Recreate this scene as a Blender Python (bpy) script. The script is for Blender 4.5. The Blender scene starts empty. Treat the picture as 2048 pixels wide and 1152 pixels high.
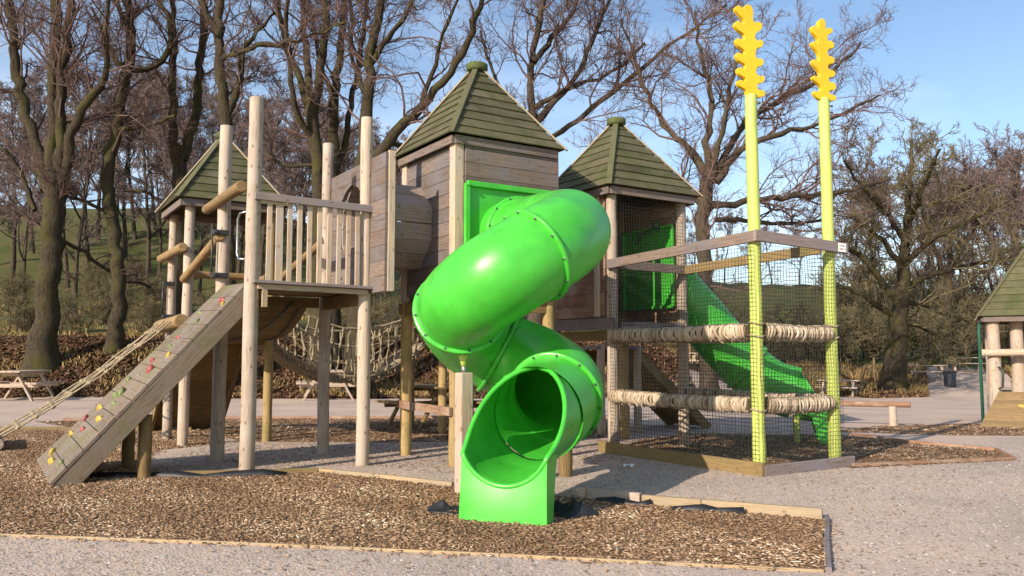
import bpy, math, random
import numpy as np
from mathutils import Vector, Matrix, noise as mnoise

random.seed(7)
rng = np.random.default_rng(11)
scene = bpy.context.scene
COL = scene.collection

# ------------------------------------------------------------------ camera
PITCH, FPX, HCAM = 0.08189, 1653.4, 1.3
cam_d = bpy.data.cameras.new('camera')
cam_d.sensor_width = 36.0
cam_d.lens = 36.0 * FPX / 2048.0
cam_d.clip_start, cam_d.clip_end = 0.05, 2000
cam = bpy.data.objects.new('camera', cam_d)
COL.objects.link(cam)
cam.location = (0, 0, HCAM)
cam.rotation_euler = (math.pi / 2 + PITCH, 0, 0)
scene.camera = cam

# ------------------------------------------------------------------ light
SUN_EL = math.radians(25)
SUN_DIR = Vector((-0.616, -0.788, 0)).normalized() * math.cos(SUN_EL) + Vector((0, 0, math.sin(SUN_EL)))
world = bpy.data.worlds.new('World')
scene.world = world
world.use_nodes = True
wn, wl = world.node_tree.nodes, world.node_tree.links
bg = wn['Background']
sky = wn.new('ShaderNodeTexSky')
sky.sky_type = 'NISHITA'
sky.sun_disc = False
sky.sun_elevation = SUN_EL
sky.sun_rotation = math.atan2(SUN_DIR.x, SUN_DIR.y)
sky.air_density, sky.dust_density, sky.ozone_density = 1.0, 0.6, 2.0
bg.inputs['Strength'].default_value = 0.135
# thin cirrus: noise over the sky direction
tc = wn.new('ShaderNodeTexCoord')
mp = wn.new('ShaderNodeMapping')
mp.inputs['Scale'].default_value = (0.8, 0.8, 3.2)
mp.inputs['Rotation'].default_value = (0.1, 0.35, 0.2)
nz = wn.new('ShaderNodeTexNoise')
nz.inputs['Scale'].default_value = 2.2
nz.inputs['Detail'].default_value = 7
nz.inputs['Roughness'].default_value = 0.55
cr = wn.new('ShaderNodeValToRGB')
cr.color_ramp.elements[0].position, cr.color_ramp.elements[1].position = 0.42, 0.85
cr.color_ramp.elements[0].color = (0.0, 0.0, 0.0, 1)
cr.color_ramp.elements[1].color = (0.55, 0.55, 0.55, 1)
mx = wn.new('ShaderNodeMixRGB')
mx.inputs['Color2'].default_value = (7.4, 7.9, 8.8, 1)
wl.new(tc.outputs['Generated'], mp.inputs['Vector'])
wl.new(mp.outputs['Vector'], nz.inputs['Vector'])
wl.new(nz.outputs['Fac'], cr.inputs['Fac'])
wl.new(cr.outputs['Color'], mx.inputs['Fac'])
wl.new(sky.outputs['Color'], mx.inputs['Color1'])
wl.new(mx.outputs['Color'], bg.inputs['Color'])

sun_d = bpy.data.lights.new('sun', 'SUN')
sun_d.energy = 5.0
sun_d.angle = math.radians(0.5)
sun_d.color = (1.0, 0.875, 0.72)
sun = bpy.data.objects.new('sun', sun_d)
COL.objects.link(sun)
sun.rotation_euler = SUN_DIR.to_track_quat('Z', 'Y').to_euler()
scene.view_settings.view_transform = 'Standard'
scene.view_settings.look = 'None'
scene.view_settings.exposure = 0.5
scene.view_settings.gamma = 1.0
scene.view_settings.use_curve_mapping = False

# ------------------------------------------------------------------ frame of the play structure
TH = 0.57185
E1 = Vector((math.cos(TH), math.sin(TH), 0))
E2 = Vector((-math.sin(TH), math.cos(TH), 0))
Z = Vector((0, 0, 1))
OO = Vector((-2.919, 9.239, 0))


def W(u, v, z=0.0):
    return OO + E1 * u + E2 * v + Z * z


def px(u, v, y):
    """a point seen at pixel (u, v) of the 2048 px photo that stands y metres away"""
    a, b = (u - 1024) / FPX, (576 - v) / FPX
    s, c = math.sin(PITCH), math.cos(PITCH)
    d = Vector((a, c - b * s, s + b * c))
    return Vector((0, 0, HCAM)) + d * (y / d.y)


# ------------------------------------------------------------------ mesh helpers
class MB:
    def __init__(self):
        self.v, self.f, self.uv, self.rn = [], [], [], []
        self.smooth = []

    def face(self, idx, uv, r, sm=False):
        self.f.append(tuple(idx)); self.uv.extend(uv); self.rn.append(r); self.smooth.append(sm)

    def box(self, c, size, ax=None, r=None):
        ax = ax or (Vector((1, 0, 0)), Vector((0, 1, 0)), Z)
        c = Vector(c)
        r = random.random() if r is None else r
        h = [s / 2 for s in size]
        b = len(self.v)
        co = []
        for k in range(8):
            l = (h[0] * (1 if k & 1 else -1), h[1] * (1 if k & 2 else -1), h[2] * (1 if k & 4 else -1))
            co.append(l)
            self.v.append(c + ax[0] * l[0] + ax[1] * l[1] + ax[2] * l[2])
        long = max(range(3), key=lambda i: size[i])
        ou, ov = random.random() * 50, random.random() * 50
        for q in ((0, 2, 3, 1), (4, 5, 7, 6), (0, 1, 5, 4), (2, 6, 7, 3), (0, 4, 6, 2), (1, 3, 7, 5)):
            var = [i for i in range(3) if len({co[k][i] for k in q}) > 1]
            a = long if long in var else var[0]
            o = [i for i in var if i != a][0]
            self.face([b + k for k in q], [(co[k][a] + ou, co[k][o] + ov) for k in q], r)
        return self

    def beam(self, p0, p1, w, h, up=None, r=None):
        """a bar of width w and height h from p0 to p1"""
        p0, p1 = Vector(p0), Vector(p1)
        d = (p1 - p0)
        L = d.length
        d = d / L
        up = Vector(up) if up is not None else (Z if abs(d.z) < 0.95 else E1.copy())
        s = d.cross(up).normalized()
        u = s.cross(d).normalized()
        return self.box((p0 + p1) / 2, (L, w, h), (d, s, u), r)

    def tube(self, pts, rad, n=12, caps=True, r=None, jit=0.0, smooth=True, closed=False, uvs=1.0):
        pts = [Vector(p) for p in pts]
        m = len(pts)
        if not hasattr(rad, '__len__'):
            rad = [rad] * m
        r = random.random() if r is None else r
        b = len(self.v)
        ou, ov = random.random() * 50, random.random() * 50
        nrm = None
        s = 0.0
        S = []
        for i in range(m):
            if closed:
                t = pts[(i + 1) % m] - pts[i - 1]
            else:
                t = pts[min(i + 1, m - 1)] - pts[max(i - 1, 0)]
            t.normalize()
            if nrm is None:
                ref = Z if abs(t.z) < 0.9 else Vector((1, 0, 0))
                nrm = t.cross(ref).normalized()
            nrm = (nrm - t * nrm.dot(t)).normalized()
            bi = t.cross(nrm)
            if i:
                s += (pts[i] - pts[i - 1]).length
            S.append(s)
            for k in range(n):
                a = 2 * math.pi * k / n
                rr = rad[i] * (1 + (random.uniform(-jit, jit) if jit else 0))
                self.v.append(pts[i] + (nrm * math.cos(a) + bi * math.sin(a)) * rr)
        for i in range(m if closed else m - 1):
            j = (i + 1) % m
            sj = S[j] if j else S[i] + 0.02
            for k in range(n):
                k2 = (k + 1) % n
                c0, c1 = k * 2 * math.pi * rad[i] / n, (k + 1) * 2 * math.pi * rad[i] / n
                self.face((b + i * n + k, b + i * n + k2, b + j * n + k2, b + j * n + k),
                          [(S[i] * uvs + ou, c0 + ov), (S[i] * uvs + ou, c1 + ov), (sj * uvs + ou, c1 + ov), (sj * uvs + ou, c0 + ov)], r, smooth)
        if caps and not closed:
            self.face([b + k for k in reversed(range(n))], [(ou + 0.03 * math.cos(6.283 * k / n), ov + 0.03 * math.sin(6.283 * k / n)) for k in reversed(range(n))], r)
            o = b + (m - 1) * n
            self.face([o + k for k in range(n)], [(ou + 0.03 * math.cos(6.283 * k / n), ov + 0.03 * math.sin(6.283 * k / n)) for k in range(n)], r)
        return self

    def log(self, p0, p1, r0, r1=None, n=14, seg=9, jit=0.02):
        p0, p1 = Vector(p0), Vector(p1)
        r1 = r0 if r1 is None else r1
        pts = [p0.lerp(p1, i / seg) for i in range(seg + 1)]
        for i in range(1, seg):
            pts[i] = pts[i] + Vector((random.uniform(-1, 1), random.uniform(-1, 1), 0)) * r0 * 0.05
        rad = [(r0 + (r1 - r0) * i / seg) * (1 + random.uniform(-jit, jit)) for i in range(seg + 1)]
        return self.tube(pts, rad, n, jit=0.012)

    def prism(self, poly, vec, r=None):
        """polygon (list of points) extruded by vec"""
        r = random.random() if r is None else r
        poly = [Vector(p) for p in poly]
        vec = Vector(vec)
        nn = len(poly)
        b = len(self.v)
        self.v += poly + [p + vec for p in poly]
        d = (poly[1] - poly[0]).normalized()
        nrm = vec.normalized()
        e = nrm.cross(d)
        ou, ov = random.random() * 50, random.random() * 50
        uv = [((p - poly[0]).dot(d) + ou, (p - poly[0]).dot(e) + ov) for p in poly]
        self.face(list(reversed(range(b, b + nn))), list(reversed(uv)), r)
        self.face(list(range(b + nn, b + 2 * nn)), uv, r)
        for k in range(nn):
            k2 = (k + 1) % nn
            L = (poly[k2] - poly[k]).length
            self.face((b + k, b + k2, b + nn + k2, b + nn + k), [(ou, ov), (ou + L, ov), (ou + L, ov + vec.length), (ou, ov + vec.length)], r)
        return self

    def wall(self, p0, du, dn, L, z0, z1, ph, th, gap=0.004):
        """horizontal planks stacked from z0 to z1, outer face towards dn"""
        z = z0
        p0, du, dn = Vector(p0), Vector(du), Vector(dn)
        while z < z1 - 0.01:
            h = min(ph, z1 - z)
            c = p0 + du * (L / 2) + dn * (th / 2 + random.uniform(-0.002, 0.002)) + Z * (z + h / 2 - p0.z)
            self.box(c, (L, th, h - gap), (du, dn, Z))
            z += ph
        return self

    def build_each(self, name, mat, parent=None, bevel=0.0):
        """every separate piece becomes a part of its own"""
        lead = list(range(len(self.v)))

        def find(a):
            while lead[a] != a:
                lead[a] = lead[lead[a]]
                a = lead[a]
            return a
        for f in self.f:
            r0 = find(f[0])
            for q in f[1:]:
                lead[find(q)] = r0
        groups, k = {}, 0
        for f, r, sm in zip(self.f, self.rn, self.smooth):
            g = groups.setdefault(find(f[0]), (MB(), {}))
            idx = []
            for q in f:
                if q not in g[1]:
                    g[1][q] = len(g[0].v)
                    g[0].v.append(self.v[q])
                idx.append(g[1][q])
            g[0].face(idx, self.uv[k:k + len(f)], r, sm)
            k += len(f)
        return [g[0].build(name, mat, parent, bevel) for g in groups.values()]

    def build(self, name, mat, parent=None, bevel=0.0, label=None):
        me = bpy.data.meshes.new(name)
        org = parent_origin(parent)
        me.from_pydata([(p.x - org.x, p.y - org.y, p.z - org.z) for p in self.v], [], self.f)
        uvl = me.uv_layers.new(name='UVMap')
        uvl.data.foreach_set('uv', np.array(self.uv, dtype=np.float32).ravel())
        at = me.attributes.new('rnd', 'FLOAT', 'FACE')
        at.data.foreach_set('value', np.array(self.rn, dtype=np.float32))
        me.polygons.foreach_set('use_smooth', np.array(self.smooth, dtype=bool))
        me.materials.append(mat)
        me.update()
        o = bpy.data.objects.new(name, me)
        COL.objects.link(o)
        if parent is not None:
            o.parent = parent
        if bevel:
            bm_ = o.modifiers.new('bevel', 'BEVEL')
            bm_.width = bevel
            bm_.segments = 2
            bm_.limit_method = 'ANGLE'
            bm_.angle_limit = math.radians(50)
            bm_.harden_normals = False
        if label:
            o['label'] = label
        return o




def parent_origin(p):
    o = Vector((0, 0, 0))
    while p is not None:
        o = o + p.location
        p = p.parent
    return o


def thing(name, loc, label, cat, group=None):
    o = bpy.data.objects.new(name, None)
    o.empty_display_size = 0.2
    COL.objects.link(o)
    o.location = loc
    o['label'] = label
    o['category'] = cat
    if group:
        o['group'] = group
    return o


def tag(o, label=None, cat=None, group=None, kind=None):
    for k, val in (('label', label), ('category', cat), ('group', group), ('kind', kind)):
        if val:
            o[k] = val
    return o


def dup(o, loc, rz=0.0, sc=1.0, label=None, parent=None):
    c = o.copy()
    COL.objects.link(c)
    if parent is None:
        c.location = loc
        c.rotation_euler = (0, 0, rz)
        c.scale = (sc, sc, sc)
        if label:
            c['label'] = label
    else:
        c.parent = parent
    for ch in list(o.children):
        dup(ch, None, parent=c)
    return c


# ------------------------------------------------------------------ materials
def mat_new(name):
    m = bpy.data.materials.new(name)
    m.use_nodes = True
    nt = m.node_tree
    return m, nt.nodes, nt.links, nt.nodes['Principled BSDF']


def ramp(N, stops):
    r = N.new('ShaderNodeValToRGB')
    el = r.color_ramp.elements
    while len(el) < len(stops):
        el.new(0.5)
    for e, (p, c) in zip(el, stops):
        e.position = p
        e.color = (c[0], c[1], c[2], 1)
    return r


def noise(N, L, vec, scale, detail=4, rough=0.55, dist=0.0):
    n = N.new('ShaderNodeTexNoise')
    n.inputs['Scale'].default_value = scale
    n.inputs['Detail'].default_value = detail
    n.inputs['Roughness'].default_value = rough
    n.inputs['Distortion'].default_value = dist
    if vec is not None:
        L.new(vec, n.inputs['Vector'])
    return n


def mix(N, L, fac, a, b, mode='MIX'):
    m = N.new('ShaderNodeMixRGB')
    m.blend_type = mode
    for s, i in ((fac, 'Fac'), (a, 'Color1'), (b, 'Color2')):
        if isinstance(s, (int, float)):
            m.inputs[i].default_value = s
        elif isinstance(s, tuple):
            m.inputs[i].default_value = (s[0], s[1], s[2], 1)
        else:
            L.new(s, m.inputs[i])
    return m.outputs['Color']


def bump(N, L, B, h, strength, dist):
    b = N.new('ShaderNodeBump')
    b.inputs['Strength'].default_value = strength
    b.inputs['Distance'].default_value = dist
    L.new(h, b.inputs['Height'])
    L.new(b.outputs['Normal'], B.inputs['Normal'])


def wood(name, light, dark, knot=(0.10, 0.06, 0.035), moss=None, moss_amt=0.0, grey=None, rough=0.75, var=0.35, knots=0.5):
    m, N, L, B = mat_new(name)
    uv = N.new('ShaderNodeUVMap')
    uv.uv_map = 'UVMap'
    mp_ = N.new('ShaderNodeMapping')
    mp_.inputs['Scale'].default_value = (1.0, 14.0, 1.0)
    L.new(uv.outputs['UV'], mp_.inputs['Vector'])
    g = noise(N, L, mp_.outputs['Vector'], 4.5, 6, 0.6, 0.5)
    cr_ = ramp(N, [(0.3, dark), (0.62, light)])
    L.new(g.outputs['Fac'], cr_.inputs['Fac'])
    # per board tone
    at = N.new('ShaderNodeAttribute')
    at.attribute_name = 'rnd'
    tr = ramp(N, [(0, (1 - var,) * 3), (0.5, (1.0 - var * 0.3, 0.98 - var * 0.3, 0.95 - var * 0.3)), (1, (1.1, 1.08, 1.04))])
    L.new(at.outputs['Fac'], tr.inputs['Fac'])
    c = mix(N, L, 1.0, cr_.outputs['Color'], tr.outputs['Color'], 'MULTIPLY')
    # weather blotches
    bl = noise(N, L, uv.outputs['UV'], 2.3, 4, 0.6)
    br = ramp(N, [(0.4, (0, 0, 0)), (0.68, (1, 1, 1))])
    L.new(bl.outputs['Fac'], br.inputs['Fac'])
    if grey:
        c = mix(N, L, br.outputs['Color'], c, grey)
    # knots
    vo = N.new('ShaderNodeTexVoronoi')
    vo.voronoi_dimensions = '2D'
    vo.inputs['Scale'].default_value = 3.4
    kv = N.new('ShaderNodeMapping')
    kv.inputs['Scale'].default_value = (1.0, 1.7, 1.0)
    L.new(uv.outputs['UV'], kv.inputs['Vector'])
    L.new(kv.outputs['Vector'], vo.inputs['Vector'])
    kr = ramp(N, [(0.045, (knots,) * 3), (0.095, (0, 0, 0))])
    L.new(vo.outputs['Distance'], kr.inputs['Fac'])
    c = mix(N, L, kr.outputs['Color'], c, knot)
    # drying cracks along the grain
    mc = N.new('ShaderNodeMapping')
    mc.inputs['Scale'].default_value = (0.9, 40.0, 1.0)
    L.new(uv.outputs['UV'], mc.inputs['Vector'])
    ck = noise(N, L, mc.outputs['Vector'], 2.0, 3, 0.5, 0.2)
    ckr = ramp(N, [(0.33, (0.75, 0.75, 0.75)), (0.39, (0, 0, 0))])
    L.new(ck.outputs['Fac'], ckr.inputs['Fac'])
    c = mix(N, L, ckr.outputs['Color'], c, tuple(x * 0.35 for x in dark))
    if moss:
        tcg = N.new('ShaderNodeTexCoord')
        mn = noise(N, L, tcg.outputs['Object'], 3.0, 5, 0.65)
        mr = ramp(N, [(0.62 - moss_amt * 0.4, (0, 0, 0)), (0.78 - moss_amt * 0.3, (0.85, 0.85, 0.85))])
        L.new(mn.outputs['Fac'], mr.inputs['Fac'])
        c = mix(N, L, mr.outputs['Color'], c, moss)
    L.new(c, B.inputs['Base Color'])
    B.inputs['Roughness'].default_value = rough
    B.inputs['Specular IOR Level'].default_value = 0.25
    bump(N, L, B, g.outputs['Fac'], 0.35, 0.006)
    return m


def plastic(name, col, rough=0.25, streak=0.25, bumpy=0.0):
    m, N, L, B = mat_new(name)
    tcg = N.new('ShaderNodeTexCoord')
    n1 = noise(N, L, tcg.outputs['Object'], 3.0, 5, 0.6)
    r1 = ramp(N, [(0.3, tuple(x * (1 - streak) for x in col)), (0.7, tuple(min(1, x * (1 + streak * 0.3)) for x in col))])
    L.new(n1.outputs['Fac'], r1.inputs['Fac'])
    mp_ = N.new('ShaderNodeMapping')
    mp_.inputs['Scale'].default_value = (9, 9, 1.2)
    L.new(tcg.outputs['Object'], mp_.inputs['Vector'])
    n2 = noise(N, L, mp_.outputs['Vector'], 3.0, 6, 0.7)
    r2 = ramp(N, [(0.55, (0, 0, 0)), (0.78, (0.40, 0.40, 0.40))])
    L.new(n2.outputs['Fac'], r2.inputs['Fac'])
    c = mix(N, L, r2.outputs['Color'], r1.outputs['Color'], (0.10, 0.13, 0.03))
    L.new(c, B.inputs['Base Color'])
    rr = ramp(N, [(0.3, (rough * 0.8,) * 3), (0.75, (rough * 1.7,) * 3)])
    L.new(n1.outputs['Fac'], rr.inputs['Fac'])
    L.new(rr.outputs['Color'], B.inputs['Roughness'])
    if bumpy:
        n3 = noise(N, L, tcg.outputs['Object'], 60, 3, 0.5)
        bump(N, L, B, n3.outputs['Fac'], bumpy, 0.003)
    return m


def plain(name, col, rough=0.6, metal=0.0, var=0.25, scale=12.0):
    m, N, L, B = mat_new(name)
    tcg = N.new('ShaderNodeTexCoord')
    n1 = noise(N, L, tcg.outputs['Object'], scale, 5, 0.6)
    r1 = ramp(N, [(0.3, tuple(x * (1 - var) for x in col)), (0.7, tuple(min(1, x * (1 + var)) for x in col))])
    L.new(n1.outputs['Fac'], r1.inputs['Fac'])
    L.new(r1.outputs['Color'], B.inputs['Base Color'])
    B.inputs['Roughness'].default_value = rough
    B.inputs['Metallic'].default_value = metal
    bump(N, L, B, n1.outputs['Fac'], 0.2, 0.004)
    return m


def rnd_mat(name, stops, rough=0.85, attr='rnd'):
    m, N, L, B = mat_new(name)
    at = N.new('ShaderNodeAttribute')
    at.attribute_name = attr
    r1 = ramp(N, stops)
    L.new(at.outputs['Fac'], r1.inputs['Fac'])
    L.new(r1.outputs['Color'], B.inputs['Base Color'])
    B.inputs['Roughness'].default_value = rough
    B.inputs['Specular IOR Level'].default_value = 0.2
    return m


M = {}
M['barrel'] = wood('greyed_barrel_boards', (0.37, 0.285, 0.225), (0.23, 0.17, 0.135), grey=(0.30, 0.265, 0.27), var=0.3, knots=0.6)
M['post'] = wood('pale_round_timber', (0.48, 0.385, 0.305), (0.31, 0.24, 0.185), knot=(0.19, 0.10, 0.06), rough=0.7, var=0.22, grey=(0.43, 0.36, 0.30), knots=0.85)
M['postg'] = wood('greenish_round_timber', (0.42, 0.30, 0.14), (0.29, 0.20, 0.09), moss=(0.20, 0.17, 0.06), moss_amt=0.35, var=0.2)
M['wall'] = wood('weathered_cladding', (0.215, 0.160, 0.130), (0.115, 0.088, 0.076), grey=(0.158, 0.142, 0.148), var=0.42, knots=0.6)
M['pale'] = wood('pale_sawn_timber', (0.55, 0.42, 0.305), (0.39, 0.285, 0.205), grey=(0.42, 0.355, 0.305), var=0.25)
M['rail'] = wood('greyed_rail_timber', (0.27, 0.215, 0.20), (0.17, 0.135, 0.13), grey=(0.22, 0.195, 0.21), var=0.3)
M['brown'] = wood('brown_log', (0.30, 0.20, 0.10), (0.20, 0.13, 0.065), moss=(0.17, 0.14, 0.05), moss_amt=0.25, var=0.2)
M['shade'] = wood('shaded_timber', (0.25, 0.165, 0.075), (0.15, 0.10, 0.045), moss=(0.13, 0.11, 0.035), moss_amt=0.3, var=0.25)  # brown timber darkened to put the shade under and behind things into its colour
M['roof'] = wood('mossy_roof_board', (0.105, 0.102, 0.050), (0.064, 0.064, 0.030), grey=(0.125, 0.110, 0.066), moss=(0.055, 0.068, 0.02), moss_amt=0.3, var=0.4, knots=0.2)
M['hip'] = wood('hip_board', (0.13, 0.125, 0.065), (0.085, 0.085, 0.045), moss=(0.10, 0.115, 0.035), moss_amt=0.2, var=0.2)
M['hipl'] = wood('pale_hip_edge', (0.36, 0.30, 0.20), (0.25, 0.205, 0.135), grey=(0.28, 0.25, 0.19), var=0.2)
M['cap'] = wood('roof_cap', (0.10, 0.12, 0.045), (0.05, 0.06, 0.025), moss=(0.07, 0.10, 0.02), moss_amt=0.4)
M['ramp'] = wood('grey_ramp_boards', (0.225, 0.17, 0.125), (0.135, 0.10, 0.075), grey=(0.195, 0.165, 0.14), moss=(0.13, 0.135, 0.05), moss_amt=0.28, var=0.3)
M['edge'] = wood('edging_timber', (0.43, 0.315, 0.185), (0.29, 0.20, 0.115), grey=(0.30, 0.245, 0.175), var=0.25)
M['edgeg'] = wood('old_edging_timber', (0.27, 0.19, 0.09), (0.18, 0.125, 0.06), moss=(0.15, 0.13, 0.04), moss_amt=0.3)
M['red'] = wood('reddish_timber', (0.33, 0.18, 0.11), (0.23, 0.12, 0.075), grey=(0.36, 0.26, 0.20), var=0.3)
M['green'] = plastic('green_polyethylene', (0.060, 0.47, 0.040), 0.30, 0.25, 0.06)
M['rope'] = rnd_mat('hemp_rope', [(0, (0.25, 0.19, 0.125)), (0.5, (0.40, 0.315, 0.225)), (1, (0.52, 0.43, 0.325))], 0.9)
M['rope2'] = plain('old_rope', (0.27, 0.215, 0.14), 0.9, var=0.35, scale=30)
M['core'] = plain('rope_core', (0.12, 0.085, 0.05), 0.9)
M['net'] = plain('black_net', (0.018, 0.020, 0.016), 0.7)
M['lime'] = plastic('lime_paint', (0.47, 0.545, 0.12), 0.5, 0.16, 0.2)
M['yellow'] = plastic('yellow_paint', (0.72, 0.46, 0.014), 0.45, 0.14, 0.05)
M['bolt'] = plain('bolt_steel', (0.10, 0.13, 0.12), 0.4, 0.6)
M['black'] = plain('black_bracket', (0.03, 0.033, 0.035), 0.45)
M['steel'] = plain('grey_steel', (0.35, 0.36, 0.37), 0.35, 0.9)
M['mem'] = plain('black_membrane', (0.014, 0.014, 0.018), 0.55, var=0.4, scale=20)
M['white'] = plain('white_plate', (0.85, 0.84, 0.80), 0.4, var=0.04)
M['ink'] = plain('faded_ink', (0.30, 0.31, 0.28), 0.6)
M['hred'] = plain('red_hold', (0.27, 0.055, 0.05), 0.55)
M['hyel'] = plain('yellow_hold', (0.42, 0.29, 0.035), 0.55)
M['hgrn'] = plain('green_hold', (0.13, 0.165, 0.05), 0.55)
M['gpole'] = plain('dark_green_metal', (0.02, 0.10, 0.06), 0.4)
M['bin'] = plain('dark_grey_bin', (0.035, 0.037, 0.045), 0.5)
M['litterp'] = plain('white_litter', (0.75, 0.75, 0.78), 0.6, var=0.1)
M['chip'] = rnd_mat('wood_chips', [(0, (0.125, 0.070, 0.038)), (0.45, (0.235, 0.142, 0.080)), (0.75, (0.35, 0.225, 0.135)), (0.90, (0.50, 0.36, 0.235)), (1, (0.72, 0.57, 0.41))])
M['stone'] = rnd_mat('gravel_stones', [(0, (0.17, 0.15, 0.135)), (0.5, (0.31, 0.27, 0.245)), (1, (0.52, 0.47, 0.43))])
M['leaf'] = rnd_mat('fallen_leaves', [(0, (0.055, 0.034, 0.02)), (0.6, (0.15, 0.08, 0.042)), (1, (0.26, 0.16, 0.09))])
M['straw'] = rnd_mat('dry_grass', [(0, (0.16, 0.11, 0.04)), (0.6, (0.30, 0.20, 0.08)), (1, (0.42, 0.31, 0.14))])
M['turf'] = rnd_mat('green_grass', [(0, (0.05, 0.075, 0.015)), (0.6, (0.09, 0.13, 0.03)), (1, (0.19, 0.18, 0.06))])


def bark(name, col, dark, moss, amt):
    m, N, L, B = mat_new(name)
    tcg = N.new('ShaderNodeTexCoord')
    mp_ = N.new('ShaderNodeMapping')
    mp_.inputs['Scale'].default_value = (5, 5, 1.4)
    L.new(tcg.outputs['Object'], mp_.inputs['Vector'])
    n1 = noise(N, L, mp_.outputs['Vector'], 3.0, 7, 0.7, 0.6)
    r1 = ramp(N, [(0.35, dark), (0.65, col)])
    L.new(n1.outputs['Fac'], r1.inputs['Fac'])
    n2 = noise(N, L, tcg.outputs['Object'], 1.1, 6, 0.65)
    r2 = ramp(N, [(0.62 - amt * 0.4, (0, 0, 0)), (0.74 - amt * 0.3, (0.8, 0.8, 0.8))])
    L.new(n2.outputs['Fac'], r2.inputs['Fac'])
    c = mix(N, L, r2.outputs['Color'], r1.outputs['Color'], moss)
    L.new(c, B.inputs['Base Color'])
    B.inputs['Roughness'].default_value = 0.9
    B.inputs['Specular IOR Level'].default_value = 0.15
    bump(N, L, B, n1.outputs['Fac'], 0.9, 0.05)
    return m


M['bark'] = bark('mossy_bark', (0.075, 0.058, 0.036), (0.024, 0.019, 0.013), (0.062, 0.060, 0.016), 0.35)
M['barkb'] = bark('brown_bark', (0.10, 0.076, 0.054), (0.036, 0.028, 0.021), (0.068, 0.062, 0.02), 0.2)
M['twig'] = plain('reddish_twigs', (0.115, 0.068, 0.055), 0.9, var=0.3, scale=0.7)
M['twigo'] = plain('olive_twigs', (0.13, 0.105, 0.052), 0.9, var=0.3, scale=0.7)
M['twigf'] = plain('distant_twigs', (0.15, 0.105, 0.095), 0.95, var=0.3, scale=0.3)


# ------------------------------------------------------------------ terrain
def sst(a, b, x):
    t = np.clip((x - a) / (b - a), 0, 1)
    return t * t * (3 - 2 * t)


SC = [-3, -.62, -.30, -.13, .05, .23, .41, .62, 3]
VC = [360, 355, 365, 480, 515, 535, 545, 600, 640]


def zt(x, y):
    x, y = np.asarray(x, float), np.asarray(y, float)
    yy = np.maximum(y, 1.0)
    s = x / yy
    Lw = 1 - sst(0.12, 0.34, s)
    bump_ = 0.10 * np.sin(x * 0.9 + 1.3 * np.sin(y * 0.5)) * np.cos(y * 0.7)
    left = 1.85 * sst(25.6, 31.0, y + 0.7 * np.sin(x * 0.35))
    right = -0.020 * np.clip(y - 13, 0, 22) + 1.1 * sst(35, 46, y)
    zc = HCAM + (711 - np.interp(s, SC, VC)) / FPX * 80.0
    l0, r0 = 1.85, -0.44 + 1.1
    left = left + (zc - l0) * sst(29, 100, y)
    right = right + (zc - r0) * sst(42, 100, y)
    hill = Lw * left + (1 - Lw) * right
    hill = hill + bump_ * sst(25.5, 29, y) * (1 + 2 * sst(35, 60, y))
    fall = np.where(y > 100, (y - 100) * 0.06, 0)
    return np.where(y < 13, 0.0, hill - fall)


def ztf(x, y):
    return float(zt(x, y))


xs = np.concatenate([np.arange(-130, -40, 5.0), np.arange(-40, 40, 0.8), np.arange(40, 131, 5.0)])
ys = np.concatenate([np.arange(-6, 20, 1.0), np.arange(20, 50, 0.6), np.arange(50, 141, 3.0)])
GX, GY = np.meshgrid(xs, ys)
GZ = zt(GX, GY)
nx, ny = len(xs), len(ys)
verts = np.stack([GX.ravel(), GY.ravel(), GZ.ravel()], 1)
idx = np.arange(nx * ny).reshape(ny, nx)
quads = np.stack([idx[:-1, :-1].ravel(), idx[:-1, 1:].ravel(), idx[1:, 1:].ravel(), idx[1:, :-1].ravel()], 1)


def np_mesh(name, V, Q, mat, parent=None, smooth=False, rn=None, origin=None):
    me = bpy.data.meshes.new(name)
    V = np.asarray(V, np.float32)
    if origin is not None:
        V = V - np.asarray(origin, np.float32)
    Q = np.asarray(Q, np.int32)
    n, k = Q.shape
    me.vertices.add(len(V))
    me.vertices.foreach_set('co', V.ravel())
    me.loops.add(n * k)
    me.loops.foreach_set('vertex_index', Q.ravel())
    me.polygons.add(n)
    me.polygons.foreach_set('loop_start', np.arange(0, n * k, k, dtype=np.int32))
    me.polygons.foreach_set('loop_total', np.full(n, k, dtype=np.int32))
    if smooth:
        me.polygons.foreach_set('use_smooth', np.ones(n, dtype=bool))
    if rn is not None:
        at = me.attributes.new('rnd', 'FLOAT', 'FACE')
        at.data.foreach_set('value', np.asarray(rn, np.float32))
    me.update(calc_edges=True)
    me.materials.append(mat)
    o = bpy.data.objects.new(name, me)
    COL.objects.link(o)
    if parent is not None:
        o.parent = parent
    return o


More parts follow.
